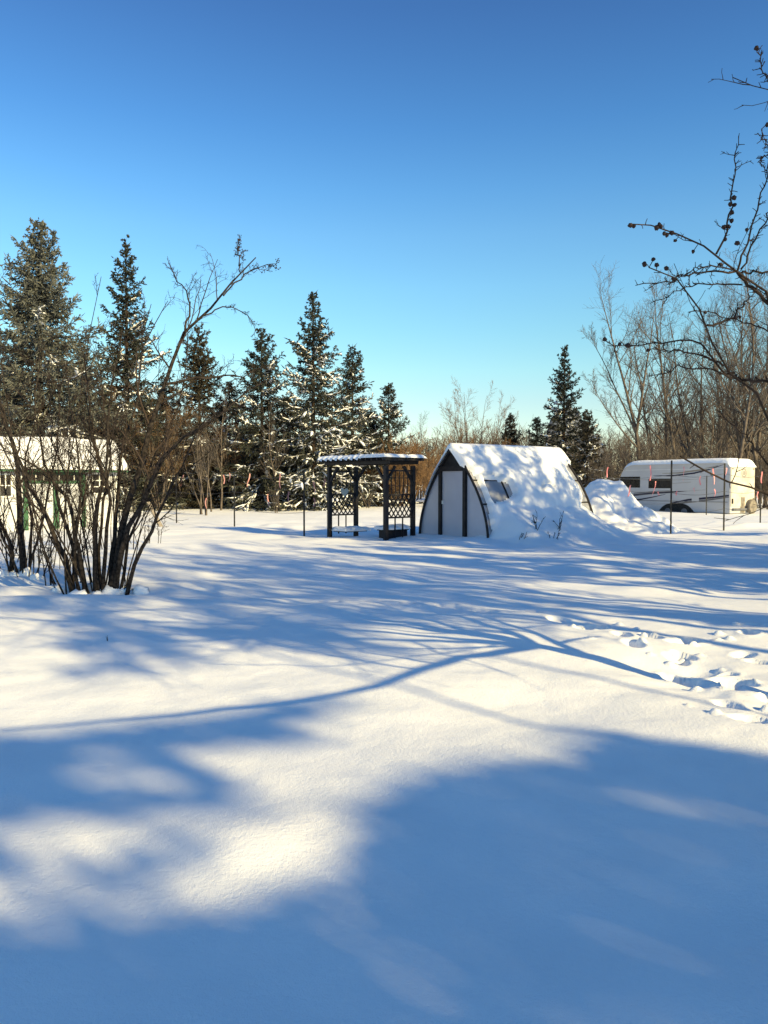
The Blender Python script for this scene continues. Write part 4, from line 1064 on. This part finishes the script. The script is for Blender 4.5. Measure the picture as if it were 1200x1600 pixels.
# ------------------------------------------------------------------ camper trailer
def camper():
    C = np.array([18.8, 41.7]); u = np.array([.565, -.825]); n = np.array([-.825, -.565])   # u towards the rear end, n out of the long side
    U, Nn = np.array([u[0], u[1], 0]), np.array([n[0], n[1], 0])
    L, Wd = 7.5, 2.4
    g = Hp(*C)
    def p(s, t, z): return np.array([C[0], C[1], g]) + U * (s - L) - Nn * t + np.array([0, 0, z])     # s from the front, t into the body
    def side(px, py):   # where a line of sight meets the long side
        d = ray(px, py); c3 = np.array([C[0], C[1], 0]); k = ((c3 - np.array([0, 0, CAMZ])) @ Nn) / (d @ Nn)
        q = np.array([0, 0, CAMZ]) + d * k; return float((q - c3) @ U + L), float(q[2] - g)
    def rearp(px, py):
        d = ray(px, py); c3 = np.array([C[0], C[1], 0]); k = ((c3 - np.array([0, 0, CAMZ])) @ U) / (d @ U)
        q = np.array([0, 0, CAMZ]) + d * k; return float(-(q - c3) @ Nn), float(q[2] - g)
    root = thing('camper_trailer', p(L / 2, Wd / 2, 0), 'white travel trailer with dark swoosh stripes and a snowy roof, parked at the right', 'camper')
    zt = 2.88
    prof = [(.62, .02), (.12, .85), (.0, 1.35), (.05, 1.8), (.3, 2.35), (.62, 2.72), (.95, zt - .03), (1.3, zt), (L - .35, zt), (L - .1, zt - .06), (L, zt - .22), (L, .02)]
    m = MB(); m.poly([p(s, 0, z) for s, z in prof], -Nn * Wd); m.build('body', M['camper'], root, bevel=.03)
    m = MB(); m.box(p(L + .002, .06, .40), -Nn * (Wd - .12), U * .015, (0, 0, zt - .65)); re = m.build('rear_wall', M['camper_end'], root, bevel=.004)
    # windows
    for x0, y0, x1, y1 in ((969, 745, 1000, 762), (1013.5, 748, 1049, 763)):
        a, z1 = side(x0, y0); b, z0 = side(x1, y1)
        m = MB(); m.box(p(a, -.012, z0), U * (b - a), -Nn * .02, (0, 0, z1 - z0)); w = m.build('window', M['glass_dark'], root, bevel=.006)
        m = MB()
        m.box(p(a + (b - a) * .52, -.02, z0 + .02), U * .035, -Nn * .006, (0, 0, z1 - z0 - .04)); m.build('window_bar', M['frame_dark'], w)
    for z_, h_, mt_ in ((.62, .03, 'stripe_grey'), (2.46, .025, 'white_trim')):
        m = MB(); m.box(p(.6, -.014, z_), U * (L - .75), -Nn * .02, (0, 0, h_)); m.build('rub_rail', M[mt_], root)
    # swooshes
    def swoosh(pix_top, pix_bot, mt, off):
        a = [side(*q) for q in pix_top]; b = [side(*q) for q in pix_bot]
        m = MB(); n_ = len(a)
        V = [p(s, off, z) for s, z in a] + [p(s, off, z) for s, z in b]
        m.add(V, [(i, i + 1, n_ + i + 1, n_ + i) for i in range(n_ - 1)]); m.build('stripe', M[mt], root)
    swoosh([(990, 772), (1015, 769.5), (1045, 767.5), (1074, 767)], [(990, 775), (1015, 772.5), (1045, 770.5), (1074, 767.4)], 'stripe_navy', -.006)
    swoosh([(985, 781), (1002, 779), (1022, 775.5), (1040, 772)], [(985, 783), (1002, 781.2), (1022, 777), (1040, 772.5)], 'stripe_navy', -.005)
    swoosh([(990, 770), (1020, 767.5), (1050, 766)], [(990, 771.3), (1020, 768.7), (1050, 766.5)], 'stripe_grey', -.005)
    swoosh([(1020, 743), (1050, 742.5), (1085, 738), (1110, 732), (1131, 725.5)], [(1020, 743.4), (1050, 744.5), (1085, 740.5), (1110, 734), (1131, 726)], 'stripe_navy', -.006)
    swoosh([(1035, 739.5), (1060, 738), (1095, 733), (1122, 727)], [(1035, 740), (1060, 740), (1095, 735.6), (1122, 728)], 'stripe_tan', -.005)
    swoosh([(1050, 785), (1075, 779.5), (1100, 777), (1120, 775.5), (1139, 773)], [(1050, 787), (1075, 782.5), (1100, 780.2), (1120, 778), (1139, 775.5)], 'stripe_navy', -.006)
    swoosh([(1050, 787.4), (1075, 783), (1100, 780.8), (1139, 776)], [(1050, 789.5), (1075, 786), (1100, 783.5), (1139, 777.6)], 'stripe_grey', -.005)
    swoosh([(1043, 755), (1030, 757), (1080, 753)], [(1043, 755.5), (1030, 757.5), (1080, 753.5)], 'stripe_tan', -.004)
    a, z1 = side(1081, 776); b, z0 = side(1092, 784.5)
    m = MB(); m.box(p(a, -.012, z0), U * (b - a), -Nn * .02, (0, 0, z1 - z0)); m.build('hatch', M['camper'], root, bevel=.004)
    # wheel arch and wheels
    a0, _ = side(1029, 797); b0, _ = side(1085, 797); zc = .02
    pts = [(a0 + (b0 - a0) * t, zc + .50 * (1 - abs(2 * t - 1) ** 3.2)) for t in np.linspace(0, 1, 19)]
    m = MB(); m.poly([p(s, -.010, z) for s, z in pts], -Nn * .04); m.build('wheel_arch', M['tyre'], root)
    for f in (.27, .73):
        s = a0 + (b0 - a0) * f; th = np.linspace(0, 2 * pi, 28, endpoint=False)
        m = MB(); m.poly([p(s + .34 * cos(t), -.03, .03 + .34 * sin(t)) for t in th], -Nn * .22); wv = m.build('wheel', M['tyre'], root, bevel=.02)
        m = MB(); m.poly([p(s + .2 * cos(t), -.04, .03 + .2 * sin(t)) for t in th], -Nn * .03); m.build('rim', M['stripe_grey'], wv, bevel=.006)
    # rear: emblem, spare wheel, lamps, bumper
    ce = rearp(1162, 739); th = np.linspace(0, 2 * pi, 28, endpoint=False)
    m = MB()
    k = len(th); V = [p(L + .021, ce[0] + r * cos(t), ce[1] + r * sin(t)) for r in (.24, .20) for t in th]
    m.add(V, [(i, (i + 1) % k, k + (i + 1) % k, k + i) for i in range(k)])
    for zz, w in ((.06, .2), (-.01, .28), (-.08, .16)): m.box(p(L + .019, ce[0] - w / 2, ce[1] + zz - .015), -Nn * w, U * .004, (0, 0, .035))
    m.build('emblem', M['stripe_grey'], re)
    m = MB(); m.poly([p(L + .03, 1.86 + .40 * cos(t), .38 + .40 * sin(t)) for t in th], U * .22); m.build('spare_wheel', M['mud_and_shade'], root, bevel=.03)
    m = MB(); m.box(p(L + .02, .15, .18), -Nn * 2.1, U * .1, (0, 0, .12)); m.build('bumper', M['stripe_grey'], root, bevel=.01)
    for t in (.12, 2.16):
        m = MB(); m.box(p(L + .02, t, .55), -Nn * .12, U * .03, (0, 0, .28)); m.build('tail_light', M['tyre'], root, bevel=.01)
        m = MB(); m.box(p(L + .02, t, zt - .45), -Nn * .1, U * .025, (0, 0, .06)); m.build('marker_light', M['mud_and_shade'], root)
    m = MB(); m.box(p(L + .018, 1.0, .05), -Nn * .38, U * .006, (0, 0, .85)); m.build('shade_panel', M['mud_and_shade'], re)  # flat panel that paints the upright grey shade on the rear wall
    # roof snow
    ss = np.concatenate([np.linspace(.45, 1.3, 9), np.linspace(1.5, L - .4, 22), np.linspace(L - .3, L + .06, 7)]); tt = np.concatenate([np.linspace(-.08, .3, 7), np.linspace(.5, Wd - .5, 8), np.linspace(Wd - .3, Wd + .06, 6)])
    A, B = np.meshgrid(ss, tt)
    rz = np.interp(A, [s for s, z in prof[4:11]], [z for s, z in prof[4:11]])
    e = np.clip(np.minimum(np.minimum(A - .45, L + .06 - A) / .25, np.minimum(B + .08, Wd + .06 - B) / .3), 0, 1) ** .5
    Z = rz - .10 * (1 - e) + e * (.17 + .02 * fbm(A, B * 1.3, 95, 2))
    V = np.array([p(s, t, z) for s, t, z in zip(A.ravel(), B.ravel(), Z.ravel())]); i = np.arange(A.size).reshape(A.shape)
    link('roof_snow', me_np('roof_snow', V, np.stack([i[:-1, :-1], i[:-1, 1:], i[1:, 1:], i[1:, :-1]], -1).reshape(-1, 4), smooth=True), M['snow_obj'], root)
camper()

# ------------------------------------------------------------------ shed on the left
def shed():
    E = np.array([-9.72, 28.0]); a = np.array([-.82, -.57]); a /= np.linalg.norm(a); b = np.array([-.57, .82]); b /= np.linalg.norm(b)
    A3, B3 = np.array([a[0], a[1], 0]), np.array([b[0], b[1], 0]); g = Hp(*E)
    L, Dp, He, Hr = 6.2, 3.0, 2.24, 3.10
    def p(s, t, z): return np.array([E[0], E[1], g]) + A3 * s + B3 * t + np.array([0, 0, z])   # s along the front from its right end
    def fr(px, py):
        d = ray(px, py); c3 = np.array([E[0], E[1], 0]); k = ((c3 - np.array([0, 0, CAMZ])) @ B3) / (d @ B3)
        q = np.array([0, 0, CAMZ]) + d * k; return float((q - c3) @ A3), float(q[2] - g)
    root = thing('shed', p(L / 2, Dp / 2, 0), 'white garden shed with green trim and a snow-covered roof, behind the shrubs at left', 'shed')
    m = MB(); m.poly([p(0, 0, -.3), p(0, Dp, -.3), p(0, Dp, He), p(0, Dp / 2, Hr - .06), p(0, 0, He)], A3 * L); m.build('walls', M['white_wall'], root)
    m = MB()
    for t0, t1, z0, z1 in ((-.3, Dp / 2, He - .18, Hr), (Dp + .3, Dp / 2, He - .18, Hr)):
        m.poly([p(-.3, t0, z0), p(-.3, t1, z1), p(-.3, t1, z1 + .06), p(-.3, t0, z0 + .06)], A3 * (L + .6))
    rf = m.build('roof', M['boards'], root)
    m = MB(); m.box(p(-.3, -.335, He - .27), A3 * (L + .6), B3 * .03, (0, 0, .13)); m.build('fascia', M['green'], rf)
    S = np.linspace(-.36, L + .36, 60); T = np.linspace(-.40, Dp + .4, 50); SS, TT = np.meshgrid(S, T)
    base = np.where(TT < Dp / 2, He - .18 + (TT + .3) * (Hr - He + .18) / (Dp / 2 + .3), He - .18 + (Dp + .3 - TT) * (Hr - He + .18) / (Dp / 2 + .3))
    e = np.clip(np.minimum(np.minimum(SS + .36, L + .36 - SS) / .15, np.minimum(TT + .4, Dp + .4 - TT) / .2), 0, 1) ** .5
    Z = base + .05 + e * (.12 + .03 * fbm(SS * 1.5, TT * 1.5, 99, 2)); V = np.array([p(s, t, z) for s, t, z in zip(SS.ravel(), TT.ravel(), Z.ravel())])
    i = np.arange(SS.size).reshape(SS.shape)
    link('roof_snow', me_np('roof_snow', V, np.stack([i[:-1, :-1], i[:-1, 1:], i[1:, 1:], i[1:, :-1]], -1).reshape(-1, 4), smooth=True), M['snow_obj'], root)
    # windows on the front
    def window(x0, y0, x1, y1, cols, rows):
        s1, z1 = fr(x0, y0); s0, z0 = fr(x1, y1)
        m = MB(); m.box(p(s0, -.03, z0), A3 * (s1 - s0), B3 * .04, (0, 0, z1 - z0)); w = m.build('window', M['glass_dark'], root)
        f = MB(); t = .055
        f.box(p(s0 - t, -.05, z0 - t), A3 * (s1 - s0 + 2 * t), B3 * .045, (0, 0, t)); f.box(p(s0 - t, -.05, z1), A3 * (s1 - s0 + 2 * t), B3 * .045, (0, 0, t))
        f.box(p(s0 - t, -.05, z0), A3 * t, B3 * .045, (0, 0, z1 - z0)); f.box(p(s1, -.05, z0), A3 * t, B3 * .045, (0, 0, z1 - z0))
        for c in range(1, cols): f.box(p(s0 + (s1 - s0) * c / cols - .016, -.046, z0), A3 * .032, B3 * .02, (0, 0, z1 - z0))
        for r in range(1, rows): f.box(p(s0, -.048, z0 + (z1 - z0) * r / rows - .016), A3 * (s1 - s0), B3 * .02, (0, 0, .032))
        f.build('window_frame', M['white_trim'], w)
    window(144, 741, 166, 770, 2, 3); window(0, 742, 17, 775, 2, 2)
    # green double door with a glazed strip above
    s1, ztop = fr(39, 737); s0, _ = fr(131, 737); dz = 0.02
    m = MB(); m.box(p(s0 + .08, -.03, .05), A3 * ((s1 - s0) / 2 - .09), B3 * .04, (0, 0, 1.52)); dd = m.build('door', M['white_wall'], root)
    m = MB(); m.box(p(s0 + (s1 - s0) / 2 + .01, -.03, .05), A3 * ((s1 - s0) / 2 - .09), B3 * .04, (0, 0, 1.52)); d2 = m.build('door', M['white_wall'], root)
    m = MB(); m.box(p(s0 + (s1 - s0) / 2 + .12, -.06, .95), A3 * .14, B3 * .03, (0, 0, .04)); m.build('handle', M['steel'], d2)
    m = MB()
    m.box(p(s0 - .04, -.06, -.1), A3 * .13, B3 * .055, (0, 0, ztop + .1)); m.box(p(s1 - .08, -.06, -.1), A3 * .15, B3 * .055, (0, 0, ztop + .1))
    m.box(p(s0 + .09, -.062, 1.57), A3 * (s1 - s0 - .17), B3 * .055, (0, 0, .10)); m.box(p(s0 + .09, -.062, ztop - .10), A3 * (s1 - s0 - .17), B3 * .055, (0, 0, .10))
    m.box(p((s0 + s1) / 2 - .10, -.058, 0), A3 * .18, B3 * .05, (0, 0, 1.57))
    m.build('door_frame', M['green'], root, bevel=.004)
    m = MB(); m.box(p(s0 + .09, -.03, 1.67), A3 * (s1 - s0 - .17), B3 * .03, (0, 0, ztop - 1.77)); tw = m.build('transom_window', M['glass_dark'], root)
    m = MB()
    for k in range(1, 7): m.box(p(s0 + .09 + (s1 - s0 - .17) * k / 7 - .015, -.05, 1.67), A3 * .03, B3 * .02, (0, 0, ztop - 1.77))
    m.build('mullions', M['white_trim'], tw)
    m = MB(); m.box(p(-.012, -.02, -.2), A3 * .10, B3 * .04, (0, 0, He + .15)); m.build('corner_board', M['white_trim'], root)
shed()

# ------------------------------------------------------------------ fence: steel posts, wires, pink ribbons
POSTS = [((-8.95, 33.1), 2.05, 'thin dark fence post nearest the shed, behind the shrub twigs'), ((-5.75, 29.5), 2.05, 'thin dark fence post in the middle of the left fence'), ((-2.53, 24.3), 2.05, 'thin dark fence post just left of the pergola'),
         ((10.25, 35.9), 2.45, 'thin dark fence post rising behind the left of the snow pile'), ((9.46, 25.3), 2.42, 'tall dark fence post standing right in front of the camper window'), ((11.65, 26.3), 2.3, 'dark fence post in front of the rear part of the camper'),
         ((17.3, 41.2), 2.1, 'short-looking dark fence post close against the camper side'), ((15.45, 31.5), 2.35, 'dark fence post right of the camper near the photo edge'), ((-13.5, 39.0), 2.05, 'thin dark fence post far left behind the shed')]
def post(xy, h, lb):
    root_g = on(*xy); m = MB()
    x, y = xy; r = .027
    m.box((x - r, y - .006, root_g[2] - .3), (2 * r, 0, 0), (0, .012, 0), (0, 0, h + .3)); m.box((x - .006, y + .0062, root_g[2] - .3), (.012, 0, 0), (0, .045, 0), (0, 0, h + .3))
    for k in range(10): m.box((x - .015, y - .018, root_g[2] + .2 + k * .2), (.03, 0, 0), (0, .0118, 0), (0, 0, .03))
    o = m.build('fence_post', M['steel']); tag(o, lb, 'fence post', 'thin steel fence posts'); return o
for a in POSTS: post(*a)
PP = {i: np.array([*p[0], Hp(*p[0])]) for i, p in enumerate(POSTS)}
def wire(i, j, z, lb, zj=None):
    a, b = PP[i] + (0, 0, z), PP[j] + (0, 0, zj or z)
    t = np.linspace(0, 1, 14)[:, None]; P = a * (1 - t) + b * t; P[:, 2] -= .10 * np.sin(t[:, 0] * pi)
    m = MB(); m.tube(P, .0065, 5); tag(m.build('fence_wire', M['wire']), lb, 'fence wire', 'wires strung between the fence posts')
SP = [(8, 0, 'behind the shed'), (0, 1, 'between the two left posts'), (1, 2, 'left of the pergola'), (3, 4, 'beside the snow pile'), (4, 5, 'in front of the camper'), (5, 7, 'right of the camper'), (3, 6, 'close to the camper side')]
for i, j, w in SP:
    for z, k in ((1.95, 'top'), (1.35, 'middle'), (.75, 'low')): wire(i, j, z, f'{k} thin wire of the fence {w}')

def ribbon(px, y0, y1, d, seed, tilt=0):
    rng = np.random.default_rng(seed)
    n = 7; a, b = at(px, y0, d), at(px + tilt, y1, d)
    t = np.linspace(0, 1, n)[:, None]; c = a * (1 - t) + b * t; w = .022
    ang = rng.uniform(-.5, .5) + rng.uniform(-1, 1) * t[:, 0] * 1.6
    s = np.stack([np.cos(ang), np.sin(ang), 0 * ang], 1) * w
    c[:, 0] += .02 * np.sin(t[:, 0] * 5 + seed); c[:, 1] += .02 * np.cos(t[:, 0] * 4 + seed)
    V = np.concatenate([c - s, c + s]); Qd = np.array([(i, i + 1, n + i + 1, n + i) for i in range(n - 1)])
    o = link('ribbon', me_np('ribbon', V, Qd, smooth=True), M['ribbon' if px > 900 else 'ribbon_faded']); return o
RB = [(350, 742, 756, 29, 0, 'pink ribbon on the fence, leftmost of three before the spruces'), (359, 739, 753, 28.8, -1, 'pink ribbon on the fence, middle of three before the spruces'), (390, 740, 760, 28, -3, 'pink ribbon tilted on the fence, right of three before the spruces'),
      (437, 740, 763, 26, 1, 'long bright pink ribbon on the fence, alone left of the pergola post'), (451, 768, 788, 26, 0, 'pink ribbon hanging low on the fence left of the pergola post'), (419, 772, 790, 27, 0, 'faded pink ribbon hanging low beside the tree stump'),
      (491, 752, 772, 24.5, 0, 'pink ribbon directly left of the pergola on the fence'), (491, 778, 792, 24.5, 0, 'orange-pink ribbon low at the left of the pergola'), (507, 748, 760, 24.6, 0, 'pink ribbon beside the front left pergola post'),
      (286, 742, 760, 31, -3, 'pink ribbon behind the shrub stems, near the shed'), (322, 778, 795, 31, 0, 'pink ribbon low on the fence behind the sapling stems'),
      (950, 730, 746, 33, -2, 'pink ribbon tied high on the post by the snow pile'), (986, 758, 776, 26.6, -5, 'pink ribbon slanting over the snow pile'), (1017, 727, 751, 26, -1, 'long pink ribbon in front of the camper, between its two windows'),
      (1025, 752, 776, 25.8, -6, 'pink ribbon slanting across the second camper window'), (1068, 729, 752, 25.8, 0, 'pink ribbon right of the tall post, in front of the camper'), (1057, 767, 774, 25.6, 0, 'short pink ribbon low right of the tall post'),
      (1094, 744, 758, 26, 0, 'short wide pink ribbon in the middle of the camper side'), (1085, 762, 772, 26, 0, 'short pink ribbon under the wide one'), (1115, 732, 757, 26, 1, 'wide pink ribbon left of the camper corner'),
      (1117, 764, 776, 26, 0, 'pink ribbon low near the camper corner'), (1135, 731, 748, 26.3, -2, 'pink ribbon on the post by the camper corner'), (1190, 737, 755, 30, 0, 'pink ribbon at the right photo edge, upper one'), (1184, 768, 780, 30, 0, 'pink ribbon at the right photo edge, lower one'),
      (1029, 768, 774, 25.6, 0, 'tiny pink ribbon left of the tall post')]
for i, (px, y0, y1, d, tl, lb) in enumerate(RB):
    tag(ribbon(px, y0, y1, d, 300 + i, tl), lb, 'ribbon', 'pink ribbons tied to the fence')

# ------------------------------------------------------------------ small young trees and stumps beyond the left fence
def young(px, py, h, lb, seed, n=5, fan=.35, r0=.03):
    rng = np.random.default_rng(seed); b = gr(px, py)
    root = thing('young_tree', on(b[0], b[1]), lb, 'young tree', 'young bare trees beyond the left fence')
    P = np.stack([wander_path((rng.normal() * .08, rng.normal() * .08, -.1), (rng.normal() * fan, rng.normal() * fan, 1), h * rng.uniform(.7, 1.1), 9, .06, .02, rng) for _ in range(n)])
    Rr = np.broadcast_to(np.linspace(r0, .008, 9), (n, 9)).copy()
    L1, r1 = grow(P, Rr, 8, (20, 55), (.2, .45), (.25, .98), 6, .05, .1, rng, rf=.6, rmin=.007)
    L2, r2_ = grow(L1, r1, 5, (20, 55), (.25, .5), (.2, .98), 4, .05, .1, rng, rf=.7, rmin=.006)
    v, q = tubes(P, Rr, 6); local('stems', me_np('stems', v, q, smooth=True), M['bark_far'], root)
    v, q = join([tubes(L1, r1, 3), tubes(L2, r2_, 3)]); local('twigs', me_np('twigs', v, q), M['twig_far'], root)
young(315, 803, 4.2, 'pale slim young tree left of the middle fence post', 401, 3, .16, .045)
young(322, 804, 4.6, 'pale straight young tree beside the middle fence post', 402, 2, .06, .045)
young(365, 790, 2.2, 'vase-shaped young bush behind the middle fence post', 403, 9, .25, .03)
young(292, 792, 2.4, 'dark young bush behind the leaning shrub stems', 404, 9, .2, .04)
young(405, 792, 2.8, 'short thick young tree left of the long pink ribbon', 405, 4, .1, .12)
young(430, 800, 1.6, 'low young bush under the long pink ribbon', 406, 5, .3, .02)
young(575, 795, 2.6, 'young bush seen through the pergola opening', 407, 6, .3, .025)
m = MB(); b0, b1 = gr(232, 782), gr(252, 806)
pa, pb = at(232, 785, 31), at(252, 810, 30)
m.bar(pa, (pb[0], pb[1], Hp(pb[0], pb[1]) - .02), .16, .06); tag(m.build('plank', M['boards'], bevel=.006), 'pale leaning plank standing in the snow right of the shrub', 'plank')

def sprig():
    b = gr(168, 1007); rng = np.random.default_rng(9)
    root = thing('plant_shoot', on(b[0], b[1], -.02), 'tiny dark sprig poking from the open snow below the big shrub', 'sprig')
    P = np.stack([wander_path((0, 0, 0), (rng.normal() * .5, rng.normal() * .3, 1), .075 * rng.uniform(.6, 1.2), 5, .15, .0, rng) for _ in range(3)])
    v, q = tubes(P, np.broadcast_to(np.linspace(.003, .0015, 5), (3, 5)).copy(), 5)
    local('stems', me_np('stems', v, q), M['twig_shrub'], root)
sprig()
